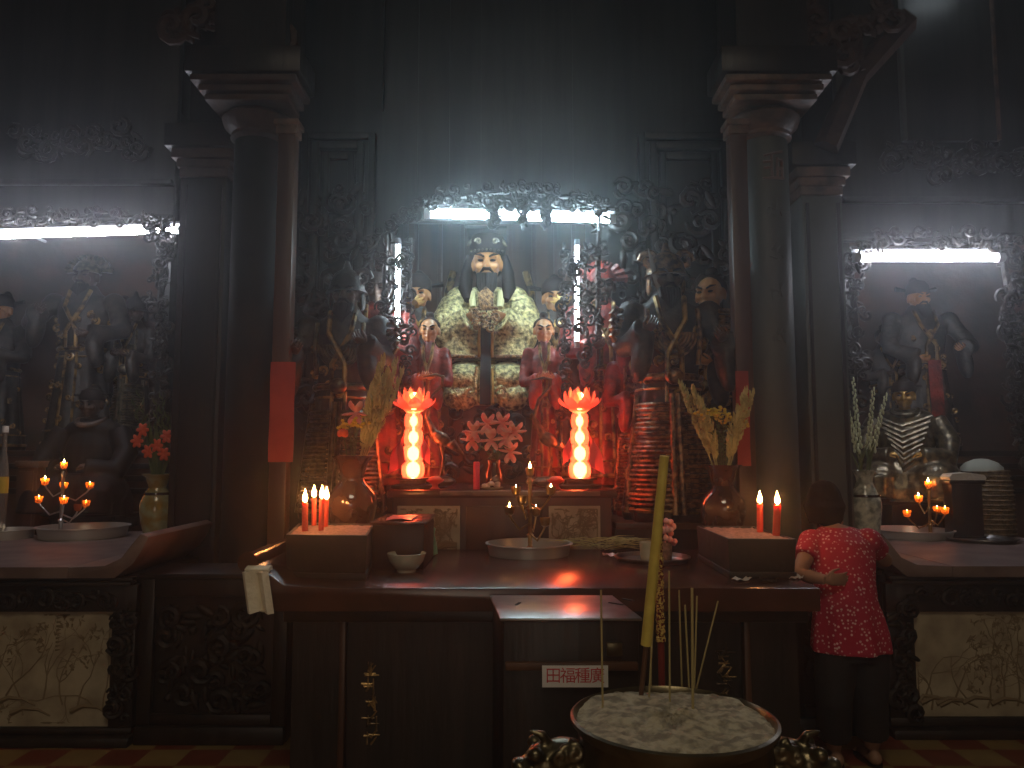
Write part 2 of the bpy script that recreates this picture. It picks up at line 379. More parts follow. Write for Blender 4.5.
def pier(x0, x1, Y, ytop, side):
    a = at(x0, 320, Y); b = at(x1, 320, Y); w = b.x-a.x; cx = (a.x+b.x)/2; zc = at(x0, ytop+27, Y).z
    t = thing('square_pier', 'slim square pier with a flat moulded capital framing the %s niche' % side, 'pier', (cx, Y+w/2, 0))
    mb = MB().box((cx, Y+w/2, zc/2), (w, w, zc)); build('shaft', mb, 'column' if side == 'right' else 'black', t, bevel=.01)  # left pier, shaft and capital, coloured darker for the weaker light there
    mb = MB()
    for s_ in (-1, 1): mb.bb(cx+s_*w*.38-.012, cx+s_*w*.38+.012, Y-.012, Y, .97, zc-.06)
    build('edge_bead', mb, 'black', t)
    h = (at(x0, ytop, Y).z-zc); mb = MB()
    for k, g in ((0, 1.06), (.33, 1.16), (.62, 1.34)): mb.box((cx, Y+w/2, zc+h*(k+.18)), (w*g, w*g, h*.36))
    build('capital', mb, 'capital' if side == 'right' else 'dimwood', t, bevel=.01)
    mb = MB().box((cx, Y+w/2, zc+h+.085), (w*1.6, w*1.5, .17)); build('abacus', mb, 'black', t, bevel=.012)
    mb = MB().box((cx, Y+w/2, (zc+h+.17+6.6)/2), (w*.8, w*.8, 6.6-zc-h-.17)); build('upper_post', mb, 'black', t)
pier(806, 847, 5.3, 168, 'right'); pier(175, 222, 5.3, 150, 'left')
def post(px, Y, yp0, yp1, xw, side):
    p = at(px, 300, Y); w = 17*mpp(p); zt = at(px, 134, Y).z
    t = thing('paper_post', 'thin brown wooden post carrying a red paper strip, %s of the centre altar' % side, 'post', (p.x, Y+w/2, 0))
    mb = MB().box((p.x, Y+w/2, zt/2), (w, w, zt)); build('shaft', mb, 'brown', t, bevel=.006)
    mb = MB().box((p.x, Y+w/2, zt+.03), (w*1.25, w*1.25, .06)).box((p.x, Y+w/2, zt+.08), (w*1.5, w*1.4, .04)); build('capital', mb, 'capital', t, bevel=.006)
    a = at(px-xw, yp0, Y-.01); b = at(px+xw, yp1, Y-.01)
    g = [[(a.x+(b.x-a.x)*j/4, Y-.012-.006*math.sin(i*.9+j), a.z+(b.z-a.z)*i/10) for j in range(5)] for i in range(11)]
    solo('red_paper_strip', MB().sheet(g), 'redpaper', 'long plain red paper strip pasted on the thin post %s of the centre altar' % side, 'paper strip', ((a.x+b.x)/2, Y-.012, b.z), solid=.002)
post(282, 4.95, 362, 462, 11, 'left'); post(743, 4.95, 371, 466, 8, 'right')

# ---------------------------------------------------------------- framed dark panels and carved work
def framed(x0, y0, x1, y1, Y, label, grp=None):
    a = at(x0, y1, Y); b = at(x1, y0, Y)
    t = thing('framed_panel', label, 'panel', ((a.x+b.x)/2, Y, a.z))
    for k, d in ((0, .03), (.09, .045), (.17, .02)):
        mb = MB(); w = .055
        mb.bb(a.x+k, a.x+k+w, Y-d, Y+.02, a.z+k, b.z-k).bb(b.x-k-w, b.x-k, Y-d, Y+.02, a.z+k, b.z-k).bb(a.x+k+w, b.x-k-w, Y-d, Y+.02, b.z-k-w, b.z-k).bb(a.x+k+w, b.x-k-w, Y-d, Y+.02, a.z+k, a.z+k+w)
        build('moulding', mb, 'panel', t, bevel=.008)
    mb = MB().bb(a.x, b.x, Y+.02, Y+.05, a.z, b.z); build('board', mb, 'panel', t)
    return t
framed(642, 133, 737, 400, 6.1, 'tall framed dark panel beside the thick right column, moulded in steps')
framed(296, 133, 376, 400, 6.1, 'tall framed dark panel beside the left paper post')
def carved(name, label, m, Y, fns, smin, smax, depth=.06, loc=None, back=None):
    mb = MB()
    for fn, k in fns:
        carving(mb, fn, k, smin, smax, depth)
        sp = getattr(fn, 'spine', None)
        if sp: mb.tube(sp if len(sp) > 3 else [q+V((0, .1, 0)) for q in sp], smax*.28 if len(sp) > 3 else smax*.14, 6)
    ctr = sum(mb.v, V())/len(mb.v)
    return solo(name, mb, m, label, 'carving', (ctr.x, Y, ctr.z))
carved('carved_cloud_relief', 'black carved cloud and dragon relief beside the right warriors, above their heads', 'carve', 6.05, [(rect_px(612, 185, 732, 300, 6.1, 1), 85), (rect_px(628, 300, 735, 420, 6.1, 1), 60)], .07, .17)
carved('carved_dragon_relief', 'black carved relief of scrolls in the gloom left of the seated figure', 'carve', 6.05, [(rect_px(298, 190, 380, 300, 6.1, 1), 60), (rect_px(298, 300, 375, 430, 6.1, 1), 55)], .07, .17)
def gap(x, y, w, h, Y, k): return (rect_px(x-w, y-h-6, x+w, y+h, Y, 1), k)
cf = carved('carved_niche_fretwork', 'black openwork carving around the light tubes over the seated figure', 'carve', 5.62,
       [(path_px([(384, 330), (386, 235), (425, 200), (520, 190), (600, 203), (598, 260), (598, 340)], 8, 5.66), 240), (path_px([(430, 203), (612, 206)], 4, 5.6), 60)]+[gap(x, 217, w, 9, 5.52, k) for x, w, k in ((494, 5.0, 46), (523, 2.4, 28), (545, 2.4, 28))], .03, .075)
def blobs(x, ys, Y): return [(rect_px(x-6, y-2.5, x+6, y+2.5, Y), 4) for y in ys]
carved('carved_left_upright', 'narrow black carved upright half covering the left vertical light strip', 'carve', 5.6, [(rect_px(384, 240, 392, 420, 5.62, 1), 40), (rect_px(404, 240, 414, 420, 5.62, 1), 60)]+blobs(398, (262, 266, 287, 300, 312, 323, 331), 5.56), .035, .08)
carved('carved_right_upright', 'narrow black carved upright half covering the right vertical light strip', 'carve', 5.6, [(rect_px(560, 245, 570, 420, 5.62, 1), 70), (rect_px(583, 245, 590, 420, 5.62, 1), 36)]+blobs(577, (261, 268, 273, 280, 291, 302, 309, 321, 330), 5.56), .035, .08)
carved('carved_left_arch', 'black openwork carving with small glints along the left niche, under its tube', 'carve', 5.6,
       [(path_px([(-20, 222), (60, 220), (150, 218), (168, 240), (160, 300), (166, 360), (158, 430)], 9, 5.66), 240), gap(154, 232, 4, 8, 5.5, 22), gap(168, 232, 1.6, 7, 5.5, 12)], .035, .085)
carved('carved_right_arch', 'ragged black rock-like carving around the right niche, under its tube', 'carve', 5.6,
       [(path_px([(852, 430), (856, 330), (850, 262), (880, 243), (940, 240), (1000, 243), (1008, 290), (1004, 330), (1020, 370), (1024, 460)], 9, 5.66), 270), (rect_px(1006, 240, 1035, 440, 5.7), 150)], .035, .095)
carved('carved_bracket', 'reddish carved bracket above the capital of the thick right column', 'dimwood', 5.05, [(path_px([(765, 40), (800, 20), (835, 52), (862, 25), (890, 10)], 16, 5.1), 70)], .08, .2)
carved('carved_bracket', 'dim carved bracket above the capital of the thick left column', 'dimwood', 5.05, [(path_px([(170, 30), (215, 15), (262, 52), (290, 25)], 14, 5.1), 50)], .08, .2)
carved('carved_pediment', 'dark carved rock ornament below the hanging board, above the right tube', 'carve', 5.9, [(path_px([(890, 158), (915, 150), (940, 172), (985, 152), (1020, 165)], 11, 5.92), 70)], .07, .15)
carved('carved_pediment', 'dim carved ornament high above the left tube', 'carve', 5.9, [(path_px([(20, 140), (60, 150), (110, 138), (150, 152)], 11, 5.92), 50)], .07, .15)
# diagonal strut between the two right capitals
m_ = MB(); a = at(826, 148, 5.2); b = at(905, 20, 5.2); m_.tube([a, (a+b)/2+V((-.06, 0, .05)), b], [.09, .08, .10], 6)
solo('roof_strut', m_, 'dimwood', 'slanting brown strut rising from the capital of the right pier', 'strut', tuple(a))
# tall hanging board in the right upper corner
a = at(906, 140, 5.85); b = at(990, -20, 5.85)
t = thing('hanging_board', 'tall dark hanging board with pale edges, top right above the tube', 'board', ((a.x+b.x)/2, 5.88, a.z))
build('board', MB().bb(a.x, b.x, 5.86, 5.9, a.z, b.z), 'panel', t)
build('edge_strip', MB().bb(a.x-.015, a.x+.01, 5.84, 5.9, a.z, b.z), 'column', t); build('edge_strip', MB().bb(b.x-.012, b.x+.013, 5.84, 5.9, a.z, b.z), 'capital', t)
# ---------------------------------------------------------------- light tubes
def tube_light(name, label, x0, x1, y0, y1, Y, m, r, horizontal=True, wall=0):
    a = at(x0, y0, Y); b = at(x1, y1, Y); c = (a+b)/2
    t = thing(name, label, 'light', tuple(c))
    build('glowing_tube', MB().tube([a, a.lerp(b, .5), b], r, 12), m, t)
    d = (b-a).normalized()
    build('end_cap', MB().tube([a-d*.05, a], r*1.2, 10), 'casing', t); build('end_cap', MB().tube([b, b+d*.05], r*1.2, 10), 'casing', t)
    off = V((0, r*2.6, 0)) if not horizontal else V((0, r*1.5, r*2.2))
    if wall:
        for f in (.15, .85): q = a.lerp(b, f); build('bracket', MB().tube([q+V((0, r, r*2)), (q.x, wall, q.z+r*2)], .012, 6), 'casing', t)
    build('batten', MB().tube([a-d*.05+off, b+d*.05+off], r*1.1, 4), 'casing', t)
    return t
tube_light('light_tube', 'long white fluorescent tube across the left niche', -12, 179, 236, 230, 5.6, 'tube', .024, wall=5.95)
tube_light('light_tube', 'white fluorescent tube across the right niche', 860, 997, 257.5, 257.5, 5.6, 'tube', .030, wall=5.95)
tube_light('light_tube', 'blue-white fluorescent tube above the crown of the seated figure, broken by carving', 431, 609, 214, 219, 5.72, 'tubeb', .030, wall=6.0)
tube_light('light_tube', 'dim fluorescent tube at the top edge above the hanging board', 938, 985, -34, -34, 5.6, 'tubedim', .02, wall=5.95)
tube_light('light_strip', 'upright strip of small white lights left of the seated figure', 398, 397, 245, 341, 5.66, 'led', .017, False)
tube_light('light_strip', 'upright strip of small white lights right of the seated figure', 577, 577, 246, 341, 5.66, 'led', .017, False)
# ================================================================ ALTARS AND TABLES
def painting(x0, x1, z0, z1, y, seed):
    """brown ink branches, rocks and reeds as thin strokes on a marble slab"""
    R = random.Random(seed); mb = MB()
    def stroke(P, w):
        P = [V((min(x1-.02, max(x0+.02, p[0])), y, min(z1-.02, max(z0+.02, p[1])))) for p in P]
        k = len(P); mb.tube(P, [w*(1-.7*i/(k-1)) for i in range(k)], 5)
    def branch(x, z, a, l, w, dep):
        P = [(x, z)]
        for i in range(5):
            a += R.uniform(-.45, .45); x += math.cos(a)*l/5; z += math.sin(a)*l/5; P.append((x, z))
        if all(x0 < p[0] < x1 and z0 < p[1] < z1 for p in P[1:2]): stroke(P, w)
        if dep:
            for i in range(2): q = P[R.randint(2, 5)]; branch(q[0], q[1], a+R.uniform(-1.1, 1.1), l*.62, w*.62, dep-1)
        else:
            for i in range(4):
                q = P[R.randint(3, 5)]; aa = R.uniform(0, 6.28); stroke([q, (q[0]+math.cos(aa)*.022, q[1]+math.sin(aa)*.022)], .006)
    w = x1-x0; h = z1-z0
    for fx, ang in ((.08, 1.1), (.12, 1.3), (.3, 1.5), (.42, 1.9), (.78, 1.7), (.9, 2.0), (.55, 1.1), (.68, 1.5), (.95, 1.8)): branch(x0+w*fx, z0+h*R.uniform(.06, .3), ang, h*.5, .0062, 3)
    for i in range(6):
        x = x0+w*R.uniform(.05, .95); z = z0+h*R.uniform(.08, .2); stroke([(x-.12, z), (x-.05, z+.03), (x+.03, z+.022), (x+.1, z-.012)], .016)
    if seed % 2: 
        for i in range(9): x = x0+w*.63; z = z1-h*.06-i*h*.035; stroke([(x-.012, z), (x+.012, z+.004)], .007)
    return mb
def side_altar(side, Y, zt, xin, xout, panel_px, scroll_sign):
    """xin: inner end with the upturned flange; xout: end outside the picture"""
    x0, x1 = min(xin, xout), max(xin, xout); sg = scroll_sign; dep = 2.0
    t = thing('side_altar', 'long %s-hand altar table with an upturned end and a pale painted marble front' % side, 'altar', ((x0+x1)/2, Y+.5, 0))
    poly = [(xin-sg*.34, zt), (xin-sg*.34, zt-.06), (xin-sg*.08, zt-.06), (xin+sg*.02, zt+.02), (xin+sg*.06, zt+.08), (xin+sg*.10, zt+.165), (xin+sg*.055, zt+.185), (xin+sg*.01, zt+.13), (xin-sg*.05, zt+.05), (xin-sg*.14, zt+.008)]
    if sg > 0: poly = poly[::-1]
    build('upturned_end', MB().ext(poly, Y, 5.27), 'topgrey', t, bevel=.006)
    build('tabletop', MB().bb(min(xout, xin-sg*.34), max(xout, xin-sg*.34), Y, Y+dep, zt-.06, zt), 'topgrey', t)
    build('top_moulding', MB().bb(x0, x1, Y+.04, Y+.1, zt-.085, zt-.06).bb(x0, x1, Y+.02, Y+.1, zt-.105, zt-.085), 'black', t, bevel=.006)
    xb0, xb1 = (x0, xin+.02) if sg > 0 else (xin-.02, x1)
    build('body', MB().bb(xb0, xb1, Y+.12, 5.25, .0, zt-.06), 'black', t)
    px0, px1, py0, py1 = panel_px; a = at(px0, py1, Y+.09); b = at(px1, py0, Y+.09)
    a.x = max(a.x, x0+.1); b.x = min(b.x, x1-.1)
    fr = MB()
    fr.bb(xb0, xb1, Y+.06, Y+.12, b.z, zt-.105).bb(xb0, xb1, Y+.06, Y+.12, .06, a.z).bb(xb0, a.x, Y+.06, Y+.12, a.z, b.z).bb(b.x, xb1, Y+.06, Y+.12, a.z, b.z)
    build('front_frame', fr, 'black', t, bevel=.008)
    pn = build('marble_panel', MB().bb(a.x, b.x, Y+.085, Y+.119, a.z, b.z), 'stone', t, label='pale marble slab painted with brown branches')
    build('painted_branches', painting(a.x, b.x, a.z, b.z, Y+.085, 3 if side == 'left' else 8), 'ink', pn)
    build('plinth', MB().bb(xb0, xb1, Y+.02, Y+.2, 0, .055), 'black', t, bevel=.01)
    cx = (b.x+xb1)/2 if sg > 0 else (a.x+xb0)/2; w = abs((xb1-b.x) if sg > 0 else (a.x-xb0))/2*.75
    mb = MB(); carving(mb, lambda: V((rnd.uniform(cx-w, cx+w), Y+.06, rnd.uniform(.12, zt-.2))), 46, .05, .1, .015); build('carved_upright', mb, 'carvedull', t)
    mb = MB().bb(x0+.1, x1-.1, Y+.045, Y+.07, (b.z+zt-.1)/2-.015, (b.z+zt-.1)/2+.015); carving(mb, lambda: V((rnd.uniform(x0+.1, x1-.1), Y+.06, rnd.uniform(b.z+.05, zt-.15))), 60, .05, .09, .012); build('carved_frieze', mb, 'carvedull', t)
    return t
side_altar('left', 4.34, .975, -2.12, -3.7, (-40, 115, 611, 726), 1)
side_altar('right', 4.46, .964, 2.17, 3.9, (916, 1040, 611, 716), -1)
# recessed carved cabinets between the side altars and the offering table
def cabinet(x0, x1, Y, zt, label):
    t = thing('carved_cabinet', label, 'cabinet', ((x0+x1)/2, Y+.2, 0))
    build('body', MB().bb(x0, x1, Y+.04, Y+.42, 0, zt-.03), 'black', t)
    build('top_ledge', MB().bb(x0-.01, x1+.01, Y-.01, Y+.42, zt-.03, zt), 'black', t, bevel=.008)
    fr = MB().bb(x0, x0+.08, Y, Y+.04, .1, zt-.03).bb(x1-.08, x1, Y, Y+.04, .1, zt-.03).bb(x0+.08, x1-.08, Y, Y+.04, zt-.13, zt-.03).bb(x0+.08, x1-.08, Y, Y+.04, .1, .16)
    build('front_frame', fr, 'black', t, bevel=.008)
    build('plinth', MB().bb(x0, x1, Y-.02, Y+.1, 0, .1), 'black', t, bevel=.01)
    mb = MB(); carving(mb, lambda: V((rnd.uniform(x0+.14, x1-.14), Y+.04, rnd.uniform(.2, zt-.2))), 80, .06, .14, .02); build('carved_relief', mb, 'carvedull', t)
    return t
cabinet(-2.09, -1.26, 4.42, .93, 'dark carved low cabinet right of the left altar, with the towel hanging before it')
cabinet(1.60, 2.14, 4.56, .93, 'dark carved low cabinet behind the woman in the red blouse')
# ---- the red offering table in the middle
TZ = 1.006; TY = 3.5
t = thing('offering_table', 'wide red lacquered offering table in the middle with an upturned left end', 'table', (.15, 4.1, 0))
TX0, TX1 = -1.07, 1.375
poly = [(TX0+.3, TZ), (TX1, TZ), (TX1, TZ-.105), (TX0+.02, TZ-.105), (TX0-.05, TZ-.03), (TX0-.09, TZ+.05), (TX0-.125, TZ+.105), (TX0-.085, TZ+.125), (TX0-.03, TZ+.07), (TX0+.05, TZ+.012)]
build('tabletop', MB().ext(poly[::-1], TY, 4.9), 'redwood', t, bevel=.008)
build('end_roll', MB().tube([(TX0-.105, TY-.02, TZ+.115), (TX0-.105, 4.1, TZ+.115)], .045, 14), 'redwood', t)
build('apron', MB().bb(TX0+.04, TX1-.04, TY+.04, TY+.09, TZ-.16, TZ-.105), 'black', t, bevel=.01)
build('body', MB().bb(TX0+.06, TX1-.06, TY+.14, 4.88, .0, TZ-.105), 'black', t)
for px in (342, 748):
    p = at(px, 690, TY+.1); build('upright_strip', MB().bb(p.x-.014, p.x+.014, TY+.09, TY+.14, .05, TZ-.16), 'brown', t, bevel=.005)
for px, y_0, st_, cnt in ((372, 672, 16, 5), (725, 652, 15, 4)):
    for i in range(cnt):
        q = at(px, y_0+i*st_, TY+.14); mb = MB(); R2 = random.Random(px+i)
        for k in range(6):
            c = V((q.x+R2.uniform(-.022, .022), TY+.139, q.z+R2.uniform(-.025, .025))); ang = R2.choice((0, 0, PI/2, .9, -.9)); L_ = R2.uniform(.018, .034)
            mb.tube([c-V((math.cos(ang), 0, math.sin(ang)))*L_, c+V((math.cos(ang), 0, math.sin(ang)))*L_], [.006, .003], 5)
        build('worn_gilt_mark', mb, 'gilt', t)
build('foot_rail', MB().bb(TX0+.04, TX1-.04, TY+.08, TY+.2, 0, .07), 'black', t, bevel=.01)
# ---- stepped altar block and platforms behind the offering table
PZ = at(500, 490, 4.95).z
a = at(392, 495, 4.95); b = at(612, 495, 4.95)
t = thing('altar_plinth', 'stepped altar block with two pale stone panels carrying the lotus lamps', 'altar', ((a.x+b.x)/2, 6, 0))
build('block', MB().bb(a.x, b.x, 4.99, 7.1, 0, PZ-.05), 'brown', t)
build('shelf', MB().bb(a.x-.03, b.x+.03, 4.93, 7.1, PZ-.05, PZ), 'redwood', t, bevel=.008)
q0 = at(440, 494, 4.92); q1 = at(600, 498, 4.92)
build('front_rail', MB().bb(q0.x, q1.x, 4.905, 4.93, PZ-.035, PZ-.005), 'capital', t, bevel=.004)
for x0, x1 in ((397, 460), (549, 600)):
    c = at(x0, 556, 4.98); d = at(x1, 506, 4.98); pn = build('stone_panel', MB().bb(c.x, d.x, 4.97, 5.0, c.z, d.z), 'stone', t, label='pale carved stone panel')
    build('panel_relief', painting(c.x, d.x, c.z, d.z, 4.97, x0), 'ink', pn)
c = at(466, 556, 4.98); d = at(543, 506, 4.98); build('wood_panel', MB().bb(c.x, d.x, 4.97, 5.0, c.z, d.z), 'brown', t, bevel=.005)
for sx, x0, x1 in (('left', 300, 390), ('right', 614, 735)):
    a2 = at(x0, 520, 5.0); b2 = at(x1, 520, 5.0)
    t = thing('guardian_platform', 'dark wooden platform under the armoured guardians on the %s of the altar block' % sx, 'platform', ((a2.x+b2.x)/2, 5.6, 0))
    build('block', MB().bb(a2.x, min(b2.x, a.x-.04) if sx == 'left' else b2.x, 5.12, 6.1, 0, 1.11) if sx == 'left' else MB().bb(b.x+.04, b2.x, 5.12, 6.1, 0, 1.11), 'black', t)
    build('top_board', MB().bb(a2.x-.02, a.x-.04, 5.1, 6.1, 1.11, 1.15) if sx == 'left' else MB().bb(b.x+.04, b2.x+.02, 5.1, 6.1, 1.11, 1.15), 'brown', t, bevel=.006)
for sx, x0, x1 in (('left', -140, 158), ('right', 850, 1160)):
    a2 = at(x0, 500, 6.5); b2 = at(x1, 500, 6.5); Yp = 6.9
    t = thing('niche_platform', 'stepped dark red platform under the standing figures in the %s niche' % sx, 'platform', ((a2.x+b2.x)/2, 6.9, 0))
    build('block', MB().bb(a2.x, b2.x, Yp, 7.5, 0, 1.62), 'brown', t)
    mb = MB()
    for i in range(4): mb.bb(a2.x, b2.x, Yp-.05+.01*i, Yp, 1.25+.11*i, 1.30+.11*i)
    build('mouldings', mb, 'black', t, bevel=.008)
# throne block for the seated figure
HY = 6.4; hb = at(487, 408, HY)
t = thing('throne', 'dark carved throne block under the gold-robed seated figure', 'throne', (hb.x, 6.6, PZ))
build('seat_block', MB().bb(hb.x-.36, hb.x+.36, 6.05, 7.05, PZ, hb.z), 'brown', t, bevel=.015)
mb = MB(); carving(mb, lambda: V((rnd.uniform(hb.x-.33, hb.x+.33), 6.05, rnd.uniform(PZ+.05, hb.z-.04))), 70, .06, .13, .03); build('carved_front', mb, 'carve', t)
for sg in (-1, 1):
    mb = MB(); x = hb.x+sg*.385
    mb.tube([(x, 6.98, hb.z), (x, 7.0, hb.z+1.1), (x-sg*.05, 7.0, hb.z+1.3)], .035, 8); mb.tube([(x, 6.1, hb.z+.28), (x, 6.6, hb.z+.34), (x, 6.98, hb.z+.38)], .035, 8); mb.tube([(x, 6.12, hb.z), (x, 6.12, hb.z+.28)], .03, 8); mb.ell((x, 6.08, hb.z+.3), (.06, .06, .06))
    build('arm_rail', mb, 'gilt', t)
# ---- donation box
y0, y1 = 2.96, 3.47; zt = 1.6-.2071*2.96
A = onz(500, 618, zt); B = onz(643, 618.5, zt); C = onz(632.5, 594, zt); D = onz(490, 592, zt)
C.y = D.y = min(C.y, 3.47); w = (B-A).length; cx = (A.x+B.x)/2; rz = 0
t = thing('donation_box', 'dark donation box with a shiny steel lid and a white sticker, before the offering table', 'box', (cx, 3.2, 0))
bx0, bx1, bz0 = A.x, B.x, zt-.012
sk = -.055
def sk_box(x0, x1, ya, yb, z0, z1):
    f = lambda y: sk*(y-2.96)/.5
    lo = [V((x+f(y), y, z0)) for x, y in ((x0, ya), (x1, ya), (x1, yb), (x0, yb))]; hi = [V((p.x, p.y, z1)) for p in lo]
    return MB().rings([lo, hi])
build('body', sk_box(bx0+.012, bx1-.012, A.y+.012, 3.42, .04, bz0), 'black', t, bevel=.006)
lid = build('steel_lid', sk_box(bx0, bx1, A.y, 3.43, bz0, zt), 'steel', t, bevel=.004)
for (px, py, L_, r_) in ((518, 604, .055, 1.25), (616, 604, .07, 2.4), (628, 600, .06, 2.3)):
    q = onz(px, py, zt); build('coin_slot', MB().box((q.x, q.y, zt+.001), (L_, .010, .004), r_), 'dark', lid)
build('front_rail', MB().bb(bx0+.02, bx1-.02, A.y-.012, A.y+.012, zt-.19, zt-.16), 'brown', t, bevel=.005)
build('lock_plate', MB().bb(cx-.03+.16, cx+.03+.16, A.y-.004, A.y+.012, zt-.14, zt-.09), 'bronze', t, bevel=.004)
build('foot', MB().bb(bx0-.01, bx1+.01, A.y-.01, 3.43, 0, .06), 'black', t, bevel=.008)
a = at(542, 686, A.y); b = at(607.5, 664.5, A.y)
st = solo('sticker', MB().bb(a.x, b.x, A.y-.0165, A.y-.0125, a.z, b.z), 'white', 'small white sticker with four red characters on the donation box front', 'sticker', ((a.x+b.x)/2, A.y-.013, a.z))
build('sticker_backing', MB().bb(a.x+.004, b.x-.004, A.y-.0125, A.y+.012, a.z+.004, b.z-.004), 'white', st)
for i, ch in enumerate('田福種廣'):
    q = at(553+i*14.5, 675.2, A.y); text('red_character', ch, .060, 'redink', st, (q.x, A.y-.0168, q.z), ext=.0006)
# ---- incense burner
UY = 2.2; uc = at(673, 717, UY); R_ = 102*mpp(uc); uz = uc.z; ux = uc.x
t = thing('incense_burner', 'big round bronze incense burner full of grey ash in front', 'burner', (ux, UY, 0))
prof = [(R_*.72, uz-.47), (R_*.95, uz-.42), (R_*1.05, uz-.30), (R_*1.03, uz-.2), (R_*.93, uz-.115), (R_*.9, uz-.075), (R_*.93, uz-.035), (R_*1.0, uz-.012), (R_*1.005, uz), (R_*.975, uz+.004), (R_*.95, uz-.006), (R_*.93, uz-.03), (R_*.93, uz-.1)]
build('bowl', MB().lathe([(R_*.3, uz-.5), *prof], (ux, UY, 0), 72, cap1=False), 'bronze', t)
mb = MB(); G = []
for i in range(25):
    r = R_*.966*i/24; G.append([V((ux+max(r, .002)*math.cos(2*PI*j/64), UY+max(r, .002)*math.sin(2*PI*j/64), uz-.009+.007*math.sin(9*r/R_+3)*math.cos(j*.4)+rnd.uniform(-.004, .005)+.012*(1-r/R_))) for j in range(64)])
mb.rings(G, True, True, False); build('ash', mb, 'ash', t)
for k in range(3):
    a_ = -PI/2+.5+k*2*PI/3; c_ = V((ux+math.cos(a_)*R_*.75, UY+math.sin(a_)*R_*.75, 0))
    build('leg', MB().lathe([(.06, 0), (.065, .03), (.04, .07), (.045, .2), (.075, .33), (.07, .46)], (c_.x, c_.y, 0), 20), 'bronze', t)
for sg in (-1, 1):
    mb = MB(); X = lambda d: ux+sg*(R_*1.0+d); z = uz-.115
    mb.ell((X(.02), UY, z), (.085, .065, .06)).ell((X(.075), UY-.01, z+.0), (.06, .055, .05)).ell((X(.12), UY-.03, z-.02), (.045, .045, .03))
    mb.ell((X(.12), UY-.02, z-.055), (.04, .035, .018)).ell((X(.10), UY-.055, z+.035), (.022, .022, .02)).ell((X(.10), UY+.04, z+.035), (.022, .022, .02)).ell((X(.145), UY-.025, z+.0), (.022, .03, .018))
    for k in range(9):
        a_ = k*.7; curl(mb, V((X(.01+.03*math.cos(a_)), UY-.05-.01*(k % 2), z+.05*math.sin(a_))), .042, a_, sg, .2)
    mb.tube([(X(.06), UY, z+.03), (X(.08), UY-.02, z+.075), (X(.115), UY-.02, z+.085)], [.018, .013, .006], 7)
    mb.tube([(X(.13), UY-.03, z-.06), (X(.14), UY-.04, z-.14), (X(.09), UY-.05, z-.17), (X(.05), UY-.04, z-.12)], [.012, .014, .013, .012], 7)
    build('lion_handle', mb, 'bronze', t, vox=.006, smooth=1)
# incense standing in the ash
az = uz-.012
def stick_at(name, m, top, bot, r, label, cat='incense stick', group=None, ytop=None):
    b_ = onz(bot[0], bot[1], az-.045); a_ = at(top[0], top[1], b_.y if ytop is None else ytop)
    return solo(name, MB().tube([b_, b_.lerp(a_, .5), a_], r, 10), m, label, cat, tuple(b_), group)
for (tp, bt, lb) in (((601, 590), (603, 727), 'thin incense stick standing alone at the left rim of the burner'),
        ((655, 585), (648, 716), 'thin incense stick close behind the giant yellow joss stick'),
        ((651, 622), (651, 700), 'short thin incense stick between the giant yellow joss stick and glittering stick'),
        ((669, 571), (670, 723), 'tall thin incense stick just right of the glittering gold stick'),
        ((679, 590), (682, 690), 'thin incense stick first of the middle cluster, counted from the glittering stick'),
        ((685, 605), (690, 706), 'thin incense stick second of the middle cluster, counted from the glittering stick'),
        ((692, 588), (693, 729), 'tallest and thickest plain incense stick in the middle cluster'),
        ((697, 596), (694, 700), 'thin incense stick just right of the tallest in the middle cluster'),
        ((718, 601), (696, 690), 'slanting thin incense stick leaning to the right')):
    stick_at('incense_stick', 'stick', tp, bt, .0042 if tp[0] == 692 else .0030, lb, group='thin incense sticks in the burner')
b_ = onz(640, 707, az-.03); a_ = at(664.5, 456, b_.y-.12)
t = thing('giant_joss_stick', 'giant yellow joss stick leaning in the bronze burner', 'joss stick', tuple(b_))
k_ = b_.lerp(a_, .255); build('handle', MB().tube([b_, k_], .0075, 10), 'brown', t); build('paste', MB().tube([k_-(a_-b_)*.003, k_.lerp(a_, .5), a_], [.0165, .0155, .014], 14), 'yellow', t)
b_ = onz(662, 689, az-.03); a_ = at(658, 518, b_.y-.05); k_ = b_.lerp(a_, .28)
t = thing('glitter_joss_stick', 'joss stick wrapped in glittering gold and red foil with a red foot', 'joss stick', tuple(b_))
build('handle', MB().tube([b_, k_], .011, 10), 'redstick', t)
mb = MB(); P = [k_.lerp(a_, i/40) for i in range(41)]; mb.tube(P, [.0135+rnd.uniform(-.0025, .003) for _ in P], 9); build('foil_wrap', mb, 'glitter', t, ang=20)
